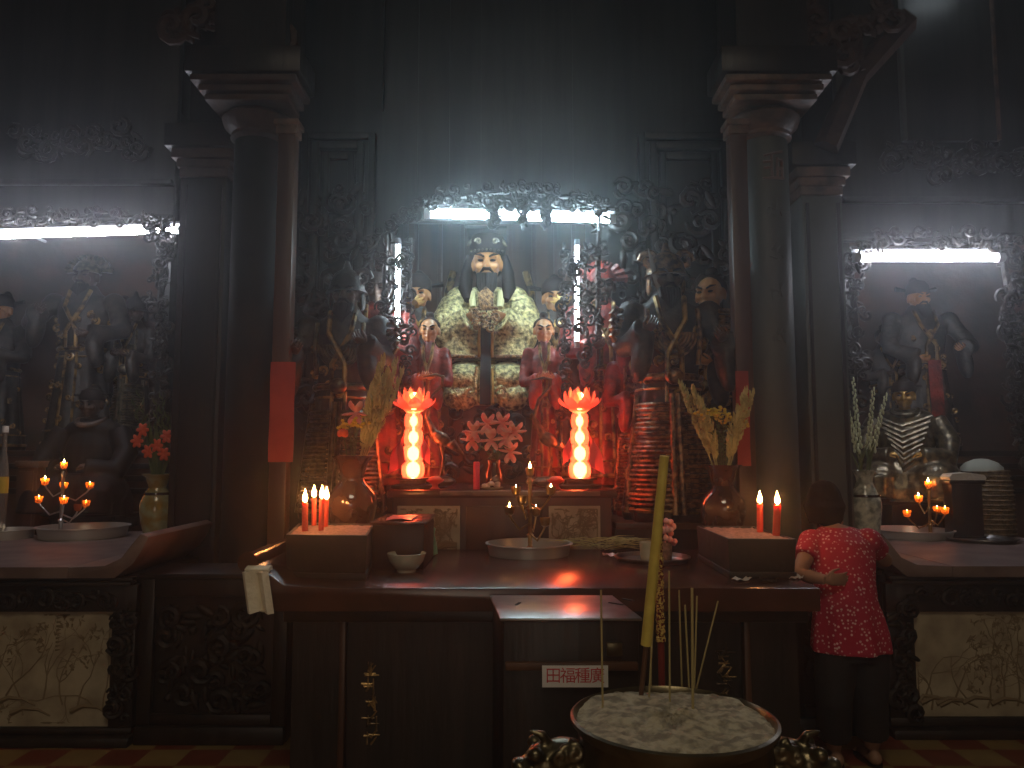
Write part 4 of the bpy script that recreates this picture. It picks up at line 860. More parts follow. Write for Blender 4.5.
# ================================================================ THE WOMAN AT THE RIGHT
def woman():
    Y = 4.1; t = thing('person', 'woman in a red dotted blouse and black trousers seen from behind, leaning towards the altar', 'person', (at(846, 760, Y).x, Y, 0))
    J = lambda px, py, y: at(px, py, y)
    foot = {}
    hipL, hipR = J(836, 648, 4.12), J(868, 648, 4.12); knL, knR = J(834, 702, 4.06), J(870, 700, 4.10)
    def ank(px, y): p = at(px, 745, y); return V((p.x, y, .085))
    anL, anR = ank(834, 4.14), ank(872, 4.16); wa = J(846, 600, 4.12); ch = J(842, 556, 4.2); nb = J(836, 528, 4.28); hd = J(823, 506, 4.34); shL, shR = J(812, 541, 4.24), J(868, 540, 4.22)
    elL = J(799, 574, 4.10); wrL = J(826, 580, 3.985); elR = J(885, 560, 4.36); wrR = V((elR.x+.05, 4.62, 1.02)); g = .0055
    body = MB()
    body.tube([hipL.lerp(hipR, .5)+V((0, 0, -.04)), hipL.lerp(hipR, .5)+V((0, 0, .08)), wa, ch, nb], [.15, .155, .125, .14, .07], 20, flat=.72)
    body.tube([nb, hd+V((0, 0, -.05))], [.055, .05], 12)
    body.ell(hd, (.078, .095, .11), rot('X', -.25)); body.ell(hd+V((-.02, .085, -.045)), (.05, .04, .045)); body.ell(hd+V((-.03, .13, -.02)), (.012, .02, .02))
    for s_ in (-1, 1): body.ell(hd+V((s_*.077, .02, -.02)), (.012, .022, .032))
    for S_, E_, W_, sg in ((shL, elL, wrL, -1), (shR, elR, wrR, 1)):
        body.ell(S_, (.062, .06, .06)); body.tube([S_, S_.lerp(E_, .5), E_, E_.lerp(W_, .4), W_], [.052, .045, .038, .036, .025], 12); body.ell(E_, (.039,)*3)
    for h_, k_, a_ in ((hipL, knL, anL), (hipR, knR, anR)):
        body.tube([h_, h_.lerp(k_, .5), k_, k_.lerp(a_, .35), a_], [.085, .075, .056, .058, .036], 14)
        body.ell(a_+V((0, -.03, -.045)), (.035, .04, .038)); body.tube([a_+V((0, -.03, -.055)), a_+V((0, .06, -.05)), a_+V((.005, .15, -.062))], [.034, .036, .028], 10, flat=.7)
        for q in range(5): body.tube([a_+V((-.026+.014*q, .14, -.068)), a_+V((-.028+.015*q, .18-.006*q, -.072))], [.0105, .008], 6)
    hand_mb(body, wrL, V((1, -.02, .02)), V((.05, 1, .1)), .155, .28, 1, 7); hand_mb(body, wrR, V((.15, 1, -.05)), V((-.3, 0, -1)), .155, .5, -1, 7)
    build('body', body, 'pskin', t, vox=.0065, smooth=2)
    bl = MB(); ctr = lambda a, b, f=.5: a.lerp(b, f)
    hm = J(851, 650, 4.12)
    rows = [(hm, .205, .155, 0), (J(850, 632, 4.12), .195, .15, 0), (J(848, 615, 4.12), .178, .142, 0), (wa, .158, .132, 0), (J(844, 580, 4.15), .158, .132, 0), (ch, .172, .135, 0), (J(840, 541, 4.23), .170, .118, 0), (J(838, 532, 4.26), .135, .095, 0), (J(837, 527, 4.275), .085, .075, 0)]
    bl.rings([[c+V((rx*math.cos(a)*(1+.035*math.sin(8*a)*(i < 3)), ry*math.sin(a)*(1+.05*math.sin(8*a)*(i < 3)), .004*math.sin(5*a)*(i == 0))) for a in [2*PI*j/48 for j in range(48)]] for i, (c, rx, ry, _) in enumerate(rows)])
    for S_, E_ in ((shL, elL), (shR, elR)):
        bl.ell(S_+V((0, 0, -.005)), (.074, .072, .07)); bl.tube([S_, S_.lerp(E_, .25), S_.lerp(E_, .52)], [.07, .066, .066], 16)
    build('blouse', bl, 'blouse', t, vox=.009, smooth=2, label='red short-sleeved blouse with small white dots')
    tr = MB(); tr.tube([hipL.lerp(hipR, .5)+V((0, 0, .06)), hipL.lerp(hipR, .5)+V((0, 0, -.05))], [.172, .175], 20, flat=.74)
    for h_, k_, a_ in ((hipL, knL, anL), (hipR, knR, anR)): tr.tube([h_+V((0, 0, .02)), h_.lerp(k_, .5), k_, k_.lerp(a_, .5), a_.lerp(k_, .26)], [.105, .1, .088, .086, .084], 18)
    build('trousers', tr, 'trouser', t, vox=.009, smooth=3, label='loose black trousers')
    hb_ = MB(); hb_.ell(hd+V((.004, -.018, .025)), (.094, .105, .115), rot('X', -.25)); hb_.ell(hd+V((.01, -.06, -.045)), (.078, .06, .07)); hb_.ell(hd+V((.0, -.02, .06)), (.085, .095, .085))
    for k in range(14): a = PI+PI*k/13; hb_.tube([hd+V((.06*math.cos(a), .06*math.sin(a)-.01, .08)), hd+V((.097*math.cos(a), .105*math.sin(a)-.01, .0)), hd+V((.078*math.cos(a), .085*math.sin(a)-.01, -.095))], [.02, .02, .008], 6)
    for k in range(60):
        a = rnd.uniform(0, 2*PI); b2 = rnd.uniform(-.5, 1.2); d = V((.088*math.cos(a)*math.cos(b2), .10*math.sin(a)*math.cos(b2)-.018, .11*math.sin(b2)+.02)); hb_.tube([hd+d*.9, hd+d*1.04+V((0, 0, -.012)), hd+d*1.02+V((0, 0, -.035))], [.012, .011, .004], 5)
    build('hair', hb_, 'whair', t, vox=.008, smooth=1, label='short black hair')
    for a_ in (anL, anR): build('sandal', MB().rings([[V((a_.x+.048*math.cos(b)*(1 if math.sin(b) < 0 else 1.08), a_.y+.055+.135*math.sin(b), z)) for b in [2*PI*j/24 for j in range(24)]] for z in (0, .012)]), 'hair', t)
woman()
# ================================================================ THINGS ON THE ALTARS
def flame(mb, c, h):
    mb.lathe([(.04*h, 0), (.17*h, .12*h), (.20*h, .28*h), (.14*h, .55*h), (.06*h, .8*h), (.008*h, 1.0*h)], c, 12)
# ---- ash boxes with red candles
def ash_box(name, label, P, z0, zt, m='box'):
    """P: four corners (x, y) of the top, front-left first, anticlockwise seen from above"""
    c = sum((V((*p, 0)) for p in P), V())/4; t = thing(name, label, 'box', (c.x, c.y, z0))
    def ring(k, z): return [V((c.x+(p[0]-c.x)*k, c.y+(p[1]-c.y)*k, z)) for p in P]
    build('box_body', MB().rings([ring(.95, z0+.012), ring(1, zt), ring(.93, zt), ring(.93, zt-.03)]), m, t, bevel=.004)
    build('foot_rim', MB().rings([ring(.99, z0), ring(.99, z0+.03)]), m, t, bevel=.004)
    G = []
    for i in range(22):
        r = []
        for j in range(22):
            u, v = i/21, j/21; a = V((*P[0], 0)).lerp(V((*P[1], 0)), u); b = V((*P[3], 0)).lerp(V((*P[2], 0)), u); q = a.lerp(b, v); q = c.lerp(q, .94) if 0 else V((c.x+(q.x-c.x)*.935, c.y+(q.y-c.y)*.935, zt-.008+rnd.uniform(-.004, .004))); r.append(q)
        G.append(r)
    build('sand', MB().sheet(G), 'sand', t)
    return t
LB = [(-1.085, 3.74), (-.685, 3.70), (-.76, 4.32), (-1.19, 4.34)]
ash_box('candle_box', 'square wooden sand box with four burning red candles on the left of the offering table', LB, TZ, 1.216)
RB = [(1.04, 3.76), (1.366, 3.75), (1.366, 4.42), (1.05, 4.44)]
ash_box('candle_box', 'larger wooden sand box with two burning red candles on the right of the offering table', RB, TZ, 1.194)
def candle(px, pt, pb, z, r, label, grp, lean=0):
    b = onz(px, pb, z); top = at(px+lean, pt, b.y).z; t = thing('red_candle', label, 'candle', tuple(b), grp); h = top-z
    tx = at(px+lean, pt, b.y).x-b.x
    build('wax_stick', MB().tube([b+V((0, 0, -.012)), b+V((tx*.5, 0, h*.5)), b+V((tx, 0, h-.004)), b+V((tx, 0, h))], [r, r, r, r*.8], 16), 'wax', t)
    build('wick', MB().tube([b+V((tx, 0, h)), b+V((tx, 0, h+.012))], .0015, 6), 'hair', t)
    mb = MB(); flame(mb, b+V((tx, 0, h+.004)), .068); build('flame', mb, 'flame', t)
for px, pt, pb, ln, lb in ((305, 503, 532, 0, 'leftmost of the four red candles in the left sand box'), (314, 498, 526, 0, 'second red candle from the left in the left sand box, leaning to its neighbour'), (321, 499, 531, 1, 'third red candle from the left in the left sand box'), (325.5, 500, 527, 1, 'rightmost of the four red candles in the left sand box')):
    candle(px, pt, pb, 1.206, .0155 if px < 310 else .0135, lb, 'red candles in the left sand box', ln)
candle(760, 504, 532, 1.186, .017, 'red candle on the left of the two in the right sand box', 'red candles in the right sand box'); candle(776, 505, 536, 1.186, .0185, 'slightly thicker red candle on the right of the two in the right sand box', 'red candles in the right sand box', 1.5)
# dark box behind the bowl with pink sheet and green bag
t = thing('offering_box', 'dark shiny box with a pink plastic sheet on it, behind the porcelain bowl', 'box', (-.55, 4.2, TZ))
c0 = onz(372, 566, TZ); x0 = c0.x+.02; x1 = at(424, 540, 4.05).x
build('body', MB().bb(x0, x1, 4.05, 4.55, TZ, 1.235), 'black', t, bevel=.006); build('lid', MB().bb(x0-.01, x1+.01, 4.03, 4.57, 1.235, 1.25), 'redwood', t, bevel=.004)
a = at(384, 517, 4.15); G = [[V((a.x+.02+j*.045, 4.08+i*.05, 1.253+.012*abs(math.sin(i*1.7+j*1.1))-(.10*max(0, j-3.2) if j > 3 else 0))) for j in range(5)] for i in range(6)]
solo('plastic_sheet', MB().sheet(G), 'pinkpl', 'crumpled pink plastic sheet on the dark box behind the porcelain bowl', 'sheet', (a.x, 4.2, 1.25), solid=.002)
b = onz(430, 556, TZ); mb = MB(); mb.lathe([(.02, 0), (.042, .01), (.036, .07), (.024, .12), (.03, .155), (.012, .17)], (b.x, b.y+.02, TZ), 14, mod=lambda a, r, z: r*(1+.12*math.sin(5*a+z*40))); solo('plastic_bag', mb, 'greenc', 'small crumpled green plastic bag right of the dark box', 'bag', (b.x, b.y+.02, TZ))
# porcelain bowl
b = onz(405, 573, TZ); r = 20*mpp(b)*1.0; b.y += r*.5; t = thing('porcelain_bowl', 'pale green porcelain bowl with liquid on the offering table', 'bowl', (b.x, b.y, TZ))
build('bowl', MB().lathe([(r*.48, 0), (r*.5, .012), (r*.62, .02), (r*.88, .055), (r*1.0, .092), (r*.97, .094), (r*.84, .06), (r*.5, .028), (r*.1, .024)], (b.x, b.y, TZ), 40), 'porc', t)
build('liquid', MB().lathe([(r*.02, .045), (r*.7, .045)], (b.x, b.y, TZ), 40, cap1=False), 'redwood', t)
# ---- trays with oil-lamp trees
def tray(px, pyf, rpx, z, hgt, label, name='tray', m='tray', y=None):
    f = onz(px, pyf, z); r = rpx*mpp(f); c = V((f.x, f.y+r, z)); r = rpx*mpp(c); t = thing(name, label, 'tray', tuple(c))
    build('rim', MB().lathe([(r*.9, 0), (r*.93, .004), (r*.97, hgt), (r*1.02, hgt+.004), (r*1.02, hgt+.010), (r*.96, hgt+.010), (r*.90, .008)], c, 48, cap0=False, cap1=False), m, t)
    build('plate', MB().lathe([(r*.92, .0), (r*.92, .007), (r*.02, .007)], c, 48), m, t); return c, r
def lamp_tree(px, c, z0, ptop, arms, label, stem, glow, cup='glass', hs=.030):
    """turned stem, curved arms and oil cups, each with its own flame"""
    p = V((c.x, c.y, z0)); k = mpp(V((c.x, c.y, z0+.25))); zt = at(px, ptop, c.y).z; H = zt-z0; x0 = at(px, 500, c.y).x
    t = thing('oil_lamp_tree', label, 'lamp', (x0, c.y, z0))
    pr = [(.05, 0), (.045, .015), (.02, .03), (.028, .06), (.014, .085), (.014, .2), (.022, .22), (.012, .24), (.012, .5), (.02, .53), (.011, .56), (.011, .82), (.018, .86), (.010, .9)]
    build('stem', MB().lathe([(r, z if z < .1 and H > .3 else z*H) if 0 else (r, z*H) for r, z in pr], (x0, c.y, z0), 18), stem, t)
    def cup_at(q, r, parent):
        cm = build('oil_cup', MB().lathe([(r*.3, -.04), (r*.8, -.03), (r, .0), (r*.98, .014), (r*.92, .014), (r*.7, -.012), (r*.1, -.018)], q, 18), cup, parent)
        return cm
    q = V((x0, c.y, zt)); cup_at(q, .026, t); mb = MB(); flame(mb, q+V((0, 0, .008 if cup == 'brass' else -.001)), hs*1.1); build('flame', mb, 'oilflame', t)
    for i, (ax, ay, lit) in enumerate(arms):
        yy = c.y+(-.10, .08, -.05, .11, -.12, .03, .09)[i % 7]; q = at(ax, ay, yy); q = V((q.x, yy, q.z)); zb = min(q.z-.03, zt-.05)-.05
        ar = build('arm', MB().tube([(x0, c.y, max(z0+.05, zb-.01)), ((x0+q.x)/2, (c.y+yy)/2, max(z0+.04, zb-.045)), (q.x*.9+x0*.1, yy*.9+c.y*.1, max(z0+.045, q.z-.06)), (q.x, yy, q.z-.033)], [.007, .006, .006, .007], 8), stem, t)
        cup_at(q, .03, ar)
        if lit: mb = MB(); flame(mb, q+V((0, 0, .008 if cup == 'brass' else -.003)), hs*lit); build('flame', mb, 'oilflame', ar)
    return t
c, r = tray(530, 560, 43, TZ, .06, 'round aluminium tray with an oil-lamp tree in the middle of the offering table')
lamp_tree(530, c, TZ+.007, 470, ((509.5, 509, .9), (516, 489, .55), (551, 489, .7), (536, 510, .7), (545, 520, 0), (522, 498, 0)), 'brass oil-lamp tree with five small flames on the middle tray', 'brass', 1, 'brass', .036)
c, r = tray(60, 541.5, 42, .975, .075, 'round metal tray under the glass oil-lamp tree on the left altar')
lamp_tree(62, c, .982, 464, ((45, 480, 1), (64, 484, .8), (90, 484, .6), (39, 498, .7), (64, 499, .8), (86, 502, .5), (78, 506, 0)), 'silvery oil-lamp tree with glass cups on the left altar tray', 'steel', 1, 'amber', .036)
c, r = tray(932, 541.5, 38, .964, .055, 'round metal tray under the brass oil-lamp tree on the right altar')
lamp_tree(929, c, .971, 483, ((918.5, 497, 1), (955, 498, 1), (907, 512, .6), (937, 508, .6), (945, 509, .7)), 'brass oil-lamp tree with small flames on the right altar tray', 'brass', 1, 'amber', .038)
tray(1000, 545, 33, .964, .02, 'flat shiny metal dish beside the lamp tray on the right altar', 'metal_dish', 'steel')
tray(-8, 541, 24, .975, .06, 'metal tray cut by the left picture edge on the left altar')
c, r = tray(659, 566, 37, TZ, .018, 'flat metal plate with two cups on the offering table, right of the middle', 'metal_plate', 'steel')
for dx, m, lb in ((-.035, 'porc', 'pale cup on the metal plate behind the giant joss stick'), (.07, 'sand', 'orange-brown cup on the metal plate, right of the pale cup')):
    q = V((c.x+dx, c.y-.02, TZ+.007)); solo('cup', MB().lathe([(.03, 0), (.034, .004), (.04, .10), (.037, .10), (.03, .01), (.002, .008)], q, 24), m, lb, 'cup', tuple(q))
q = V((c.x+.07, c.y-.02, TZ+.085)); mb = MB()
for k in range(26): a_ = rnd.uniform(0, 6.28); mb.ell(q+V((rnd.uniform(-.05, .05), rnd.uniform(-.04, .04), rnd.uniform(.02, .14))), (.016, .016, .02), rot('X', a_), 7, 5)
mb.tube([q+V((0, 0, -.07)), q+V((0, 0, .12))], .004, 6)
solo('dried_flower', mb, 'pinkp', 'dull reddish flower spike standing in the orange-brown cup', 'flower', tuple(q))
# foil scrap and green herb bunch
q = onz(612, 557, TZ); mb = MB(); G = [[V((q.x-.05+i*.02+rnd.uniform(-.004, .004), q.y-.02+j*.02, TZ+.004+rnd.uniform(0, .02))) for j in range(4)] for i in range(7)]; solo('foil_scrap', mb.sheet(G), 'foil', 'crumpled silver foil scrap between the middle tray and the metal plate', 'foil', (q.x, q.y, TZ), solid=.002, ang=10)
q = onz(600, 552, TZ); mb = MB(); zz = TZ+.01
for k in range(46):
    a_ = rnd.uniform(-.35, .35)+(PI if k % 5 == 0 else 0); s0 = q+V((rnd.uniform(-.12, .1), rnd.uniform(-.06, .08), .012+rnd.uniform(0, .06))); L_ = rnd.uniform(.12, .26)
    mb.tube([s0, s0+V((math.cos(a_)*L_*.5, math.sin(a_)*L_*.5, .02)), s0+V((math.cos(a_)*L_, math.sin(a_)*L_, rnd.uniform(-.006, .03)))], [.004, .007, .002], 5, flat=.4)
solo('herb_bunch', mb, 'plume', 'loose bunch of yellow-green stalks lying behind the middle tray', 'herbs', (q.x, q.y, TZ))
# white towel hung over the end of the offering table
a = at(243, 572, 3.42); G = []
for i in range(13):
    z = a.z-.175*i/12; G.append([V((a.x+.105*j/8-.004*math.sin(j*2)+i*.0025, 3.44-.022*math.sin(j*1.1+.4)-(.012 if j > 5 else 0), z-(.004*math.sin(j*1.9) if i == 12 else 0))) for j in range(9)])
t = solo('towel', MB().sheet(G), 'towel', 'off-white towel hanging from the left rolled end of the offering table', 'towel', (a.x+.05, 3.44, a.z), solid=.016)
G2 = [[V((a.x+.105*j/8, 3.44+.05*math.sin(PI*min(1, i/5)*.5), a.z+.0+.012*math.sin(PI*i/6))) for j in range(9)] for i in range(7)]
build('folded_top', MB().sheet(G2), 'towel', t, solid=.016)
solo('towel_rod', MB().tube([(a.x-.01, 3.475, a.z-.004), (a.x+.10, 3.475, a.z-.004), (TX0-.07, 3.55, TZ+.085)], .009, 8), 'black', 'thin dark rod holding the towel at the table end', 'rod', (a.x, 3.475, a.z))
# ---- vases
def vase(px, Y, z0, ytop, prof, m, label, band=None):
    p = at(px, 500, Y); k = mpp(p); h = at(px, ytop, Y).z-z0; t = thing('vase', label, 'vase', (p.x, Y, z0))
    build('vase_body', MB().lathe([(r*k, z*h) for r, z in prof]+[(prof[-1][0]*k*.8, h*.97), (prof[-1][0]*k*.55, h*.8), (prof[-1][0]*k*.4, h*.6)], (p.x, Y, z0), 40), m, t)
    if band: build('painted_band', MB().lathe([(band[0]*k, band[1]*h), (band[0]*k*1.012, (band[1]+.02)*h), (band[0]*k, (band[1]+.04)*h)], (p.x, Y, z0), 40, cap0=False, cap1=False), 'vbrown', t)
    return V((p.x, Y, z0+h)), k
S1, k1 = vase(157, 5.45, .975, 474, ((9, 0), (9.5, .04), (12, .18), (16, .45), (16, .58), (12, .72), (7.5, .82), (8, .90), (15, 1.0)), 'vgreen', 'green and yellow glazed vase with red gladioli at the inner end of the left altar', (12.5, .7))
S2, k2 = vase(865, 5.55, .964, 470, ((11, 0), (11.5, .04), (13, .2), (15.5, .5), (15, .6), (10, .75), (7.5, .84), (8, .9), (11, 1.0)), 'vblue', 'mottled white porcelain vase with pale buds at the inner end of the right altar', (13.8, .63))
S3, k3 = vase(352, 4.62, TZ, 456, ((15, 0), (16, .04), (20, .25), (25, .5), (24, .6), (13, .73), (10, .80), (12, .88), (21, 1.0)), 'vbrown', 'glossy black-brown vase with plumes behind the left candle box')
S4, k4 = vase(723, 4.68, TZ, 465, ((14, 0), (15, .04), (18, .25), (23, .5), (22, .6), (12, .73), (9, .80), (11, .88), (20, 1.0)), 'vbrown', 'glossy black-brown vase with plumes and yellow flowers behind the right candle box')
def stem(kind, S, k, base, top, Y, label, grp, cat='flower stem', seed=0):
    R2 = random.Random(int(base[0]*3+top[0]*7+top[1]*11+seed)); tp = at(top[0], top[1], Y); bx = at(base[0], base[1], S.y); b = V((S.x+(bx.x-S.x)*.35, S.y, S.z-.10)); md = V((bx.x, S.y+(tp.y-S.y)*.3, bx.z)); h = (tp-b).length
    t = thing('flower_stem' if kind != 'plume' else 'plume_stem', label, cat, tuple(b), grp)
    C_ = lambda f: b.lerp(md, f*2) if f < .5 and 0 else (b*(1-f)*(1-f)+md*2*f*(1-f)+tp*f*f)
    build('stalk', MB().tube([C_(i/8) for i in range(9)], [.005-.0004*i for i in range(9)], 6), 'leaf' if kind != 'plume' else 'plume', t)
    mb = MB()
    if kind == 'plume':
        for i in range(110):
            f = .32+.68*(i/110); c = C_(f); w = .025*math.sin(PI*min(1, (f-.28)/.76))+.004; a_ = R2.uniform(0, 6.28); d = V((math.cos(a_)*w, math.sin(a_)*w, .018)); mb.tube([c, c+d, c+d*1.25+V((0, 0, .022))], [.003, .0075, .002], 5)
        build('seed_head', mb, 'plume', t)
    elif kind == 'bud':
        for i in range(38):
            f = .42+.58*i/38; c = C_(f); a_ = i*2.4; w = .017*(1.25-f*.75); d = V((math.cos(a_)*w, math.sin(a_)*w, .012)); mb.ell(c+d, (.009*(1.5-f*.8), .009*(1.5-f*.8), .017*(1.4-f*.6)), None, 7, 5)
        build('buds', mb, 'bud', t); mb = MB()
        for i in range(3): c = C_(.15+.1*i); a_ = R2.uniform(0, 6.28); mb.tube([c, c+V((math.cos(a_)*.03, math.sin(a_)*.03, .08)), c+V((math.cos(a_)*.06, math.sin(a_)*.06, .16))], [.004, .009, .001], 6, flat=.3)
        build('leaves', mb, 'leaf', t)
    elif kind in ('glad', 'gladbud'):
        for i in range(9):
            f = .45+.55*i/9; c = C_(f); s_ = 1 if i % 2 else -1; mb.tube([c, c+V((s_*.015, -.012, .02)), c+V((s_*.022, -.014, .05))], [.005, .010*(1.4-f*.7), .002], 6)
        build('buds', mb, 'leaf', t); mb = MB()
        if kind == 'glad':
            for i in range(3):
                c = C_(.50+.11*i)+V(((-1)**i*.03, -.03, 0))
                for j in range(6): a_ = j*PI/3; mb.ell(c+V((math.cos(a_)*.022, -.012, math.sin(a_)*.026)), (.026, .008, .015), rot('Y', -a_), 8, 5)
            build('blossom', mb, 'orange', t); mb = MB()
        for i in range(2): c = C_(.1); a_ = R2.uniform(0, 6.28); mb.tube([c, c+V((math.cos(a_)*.05, math.sin(a_)*.05, h*.35)), c+V((math.cos(a_)*.09, math.sin(a_)*.09, h*.62))], [.006, .014, .001], 6, flat=.25)
        build('leaves', mb, 'leaf', t)
    elif kind == 'lily':
        c = C_(1)
        for j in range(6):
            a_ = j*PI/3+R2.uniform(-.2, .2); d = V((math.cos(a_), -.45, math.sin(a_))); mb.tube([c, c+d*.025, c+d*.05+V((0, -.012, 0)), c+d*.07+V((0, .0, 0)), c+d*.078+V((0, .016, 0))], [.008, .026, .027, .016, .003], 8, flat=.35)
        build('blossom', mb, 'pinkp', t, label='pink lily blossom'); mb = MB()
        for i in range(2): q = C_(.45+.2*i); a_ = R2.uniform(0, 6.28); mb.tube([q, q+V((math.cos(a_)*.04, math.sin(a_)*.03, .02)), q+V((math.cos(a_)*.085, math.sin(a_)*.06, .0))], [.003, .014, .001], 6, flat=.3)
        build('leaves', mb, 'leaf', t)
    elif kind == 'yellow':
        c = C_(1)
        for i in range(24): mb.ell(c+V((R2.gauss(0, .026), R2.gauss(0, .02), R2.gauss(0, .014))), (.011, .011, .009), None, 7, 5)
        build('blossom', mb, 'yel', t); mb = MB()
        for i in range(7): q = C_(.4+.08*i); a_ = R2.uniform(0, 6.28); mb.tube([q, q+V((math.cos(a_)*.03, math.sin(a_)*.03, .03)), q+V((math.cos(a_)*.06, math.sin(a_)*.06, .02))], [.003, .014, .001], 6, flat=.3)
        build('leaves', mb, 'leaf', t)
    elif kind == 'rose':
        c = C_(1)
        for i in range(12): a_ = i*2.4; w = .006+.0022*i; mb.ell(c+V((math.cos(a_)*w, math.sin(a_)*w, -.001*i)), (.02, .008, .022), rot('Z', a_+PI/2), 8, 6)
        build('blossom', mb, 'orange', t)
    return t
G1 = 'gladioli in the green vase'
for k_, bp, tp, lb in (('glad', (150, 460), (133, 398), 'left gladiolus with open orange-red blossoms in the green vase'), ('gladbud', (153, 460), (138, 388), 'tall budding gladiolus just behind the open orange-red one in the green vase'), ('gladbud', (158, 455), (156, 398), 'middle budding gladiolus in the green vase'), ('glad', (162, 458), (169, 412), 'gladiolus with a small red blossom on the right of the green vase'), ('gladbud', (163, 458), (174, 426), 'short budding gladiolus at the right rim of the green vase'), ('gladbud', (160, 455), (163, 392), 'thin dark budding gladiolus behind the middle one in the green vase')):
    stem(k_, S1, k1, bp, tp, 5.45+rnd.uniform(-.06, .1), lb, G1)
G2_ = 'white-budded stems in the mottled vase'
for bp, tp, lb in (((859, 448), (853, 378), 'tallest white-budded stem in the mottled vase'), ((857, 450), (846, 404), 'leftmost short white-budded stem in the mottled vase'), ((868, 450), (874, 388), 'second tall white-budded stem, right of the tallest in the mottled vase'), ((872, 452), (887, 394), 'rightmost white-budded stem bending outward in the mottled vase')):
    stem('bud', S2, k2, bp, tp, 5.55+rnd.uniform(-.05, .08), lb, G2_)
lab = 'pale yellow-green plume among the plumes in the left black-brown vase'
for bp, tp in (((366, 440), (384, 358)), ((364, 440), (380, 368)), ((368, 440), (389, 372)), ((370, 440), (397, 362)), ((372, 442), (403, 372)), ((365, 440), (376, 382)), ((370, 440), (391, 385))): stem('plume', S3, k3, bp, tp, 4.62+rnd.uniform(-.05, .1), lab, 'plumes in the left black-brown vase', 'plume')
stem('yellow', S3, k3, (352, 440), (349, 425), 4.6, 'yellow flower head in the left black-brown vase', 'yellow flowers in the vases'); stem('yellow', S3, k3, (356, 440), (359, 423), 4.6, 'second yellow flower head beside the plumes in the left black-brown vase', 'yellow flowers in the vases')
stem('lily', S3, k3, (354, 440), (356, 413), 4.62, 'pinkish blossom above the yellow flower in the left vase', None); stem('rose', S3, k3, (345, 440), (343, 432), 4.58, 'dull red blossom at the left rim of the left black-brown vase', None)
for bp, tp, lb in (((708, 445), (680, 385), 'long plume leaning far left in the right black-brown vase'), ((712, 445), (692, 390), 'second plume leaning left in the right black-brown vase'), ((715, 450), (700, 402), 'short plume left of the yellow flowers in the right vase'), ((732, 445), (747, 392), 'plume leaning right in front of the red paper in the right vase'), ((734, 446), (753, 394), 'outermost right plume in the right black-brown vase'), ((730, 448), (740, 410), 'short plume right of the yellow flowers in the right vase')): stem('plume', S4, k4, bp, tp, 4.68+rnd.uniform(-.05, .1), lb, 'plumes in the right black-brown vase', 'plume')
for i, (bp, tp) in enumerate((((718, 445), (709, 414)), ((721, 445), (716, 411)), ((724, 445), (723, 416)), ((727, 445), (731, 421)), ((728, 446), (737, 423)))): stem('yellow', S4, k4, bp, tp, 4.64+.03*i, 'small yellow flower head in the yellow cluster of the right black-brown vase', 'yellow flower cluster in the right vase')
# centre: small vase of pink lilies, magenta candle and little offerings on the altar shelf
S5, k5 = vase(494, 5.12, PZ, 460, ((7, 0), (8, .1), (9, .5), (6, .8), (7, 1)), 'vbrown', 'small dark vase with pink lilies in the middle of the altar shelf')
for tp, lb in (((474, 432), 'leftmost pink lily of the small middle vase'), ((487, 424), 'upper left pink lily of the small middle vase'), ((502, 423), 'highest pink lily of the small middle vase'), ((515, 432), 'rightmost pink lily of the small middle vase'), ((491, 440), 'lower pink lily in the middle of the small middle vase'), ((506, 438), 'pink lily low on the right of the small middle vase'), ((472, 440), 'low pink lily over the magenta candle'), ((510, 452), 'drooping pink lily at the right of the small middle vase')):
    stem('lily', S5, k5, (494, 452), tp, 5.1+rnd.uniform(-.05, .05), lb, 'pink lilies in the small middle vase')
b = at(476.5, 488, 5.05); b.z = PZ; t = thing('magenta_candle', 'unlit magenta candle beside the small vase of pink lilies', 'candle', tuple(b)); zt_ = at(476, 462, 5.05).z
build('wax_stick', MB().lathe([(.021, 0), (.021, zt_-PZ), (.012, zt_-PZ+.003)], b, 18), 'candlepink', t); build('wick', MB().tube([b+V((0, 0, zt_-PZ)), b+V((0, 0, zt_-PZ+.015))], .002, 6), 'hair', t)
b = at(484, 488, 5.0); b.z = PZ; t = thing('offering_dish', 'small dish of pale sweets at the foot of the pink lilies', 'dish', (b.x+.03, 5.02, PZ)); c = V((b.x+.05, 5.02, PZ)); build('dish', MB().lathe([(.04, 0), (.075, .012), (.078, .016), (.04, .006)], c, 24), 'porc', t)
for k in range(9): build('sweet', MB().ell(c+V((rnd.uniform(-.05, .05), rnd.uniform(-.04, .04), .026+.012*(k % 2))), (.019, .017, .014)), 'paperw', t)
for px, s_ in ((435, 'left'), (556, 'right')):
    b = at(px, 486, 5.1); b.z = PZ; t = thing('red_dish', 'small red dish with an orange top beside the %s lotus lamp' % s_, 'dish', tuple(b))
    build('foot', MB().lathe([(.035, 0), (.02, .015), (.02, .03), (.055, .05), (.06, .06), (.03, .058)], b, 22), 'wax', t); build('filling', MB().ell(b+V((0, 0, .062)), (.045, .045, .022)), 'orange', t)
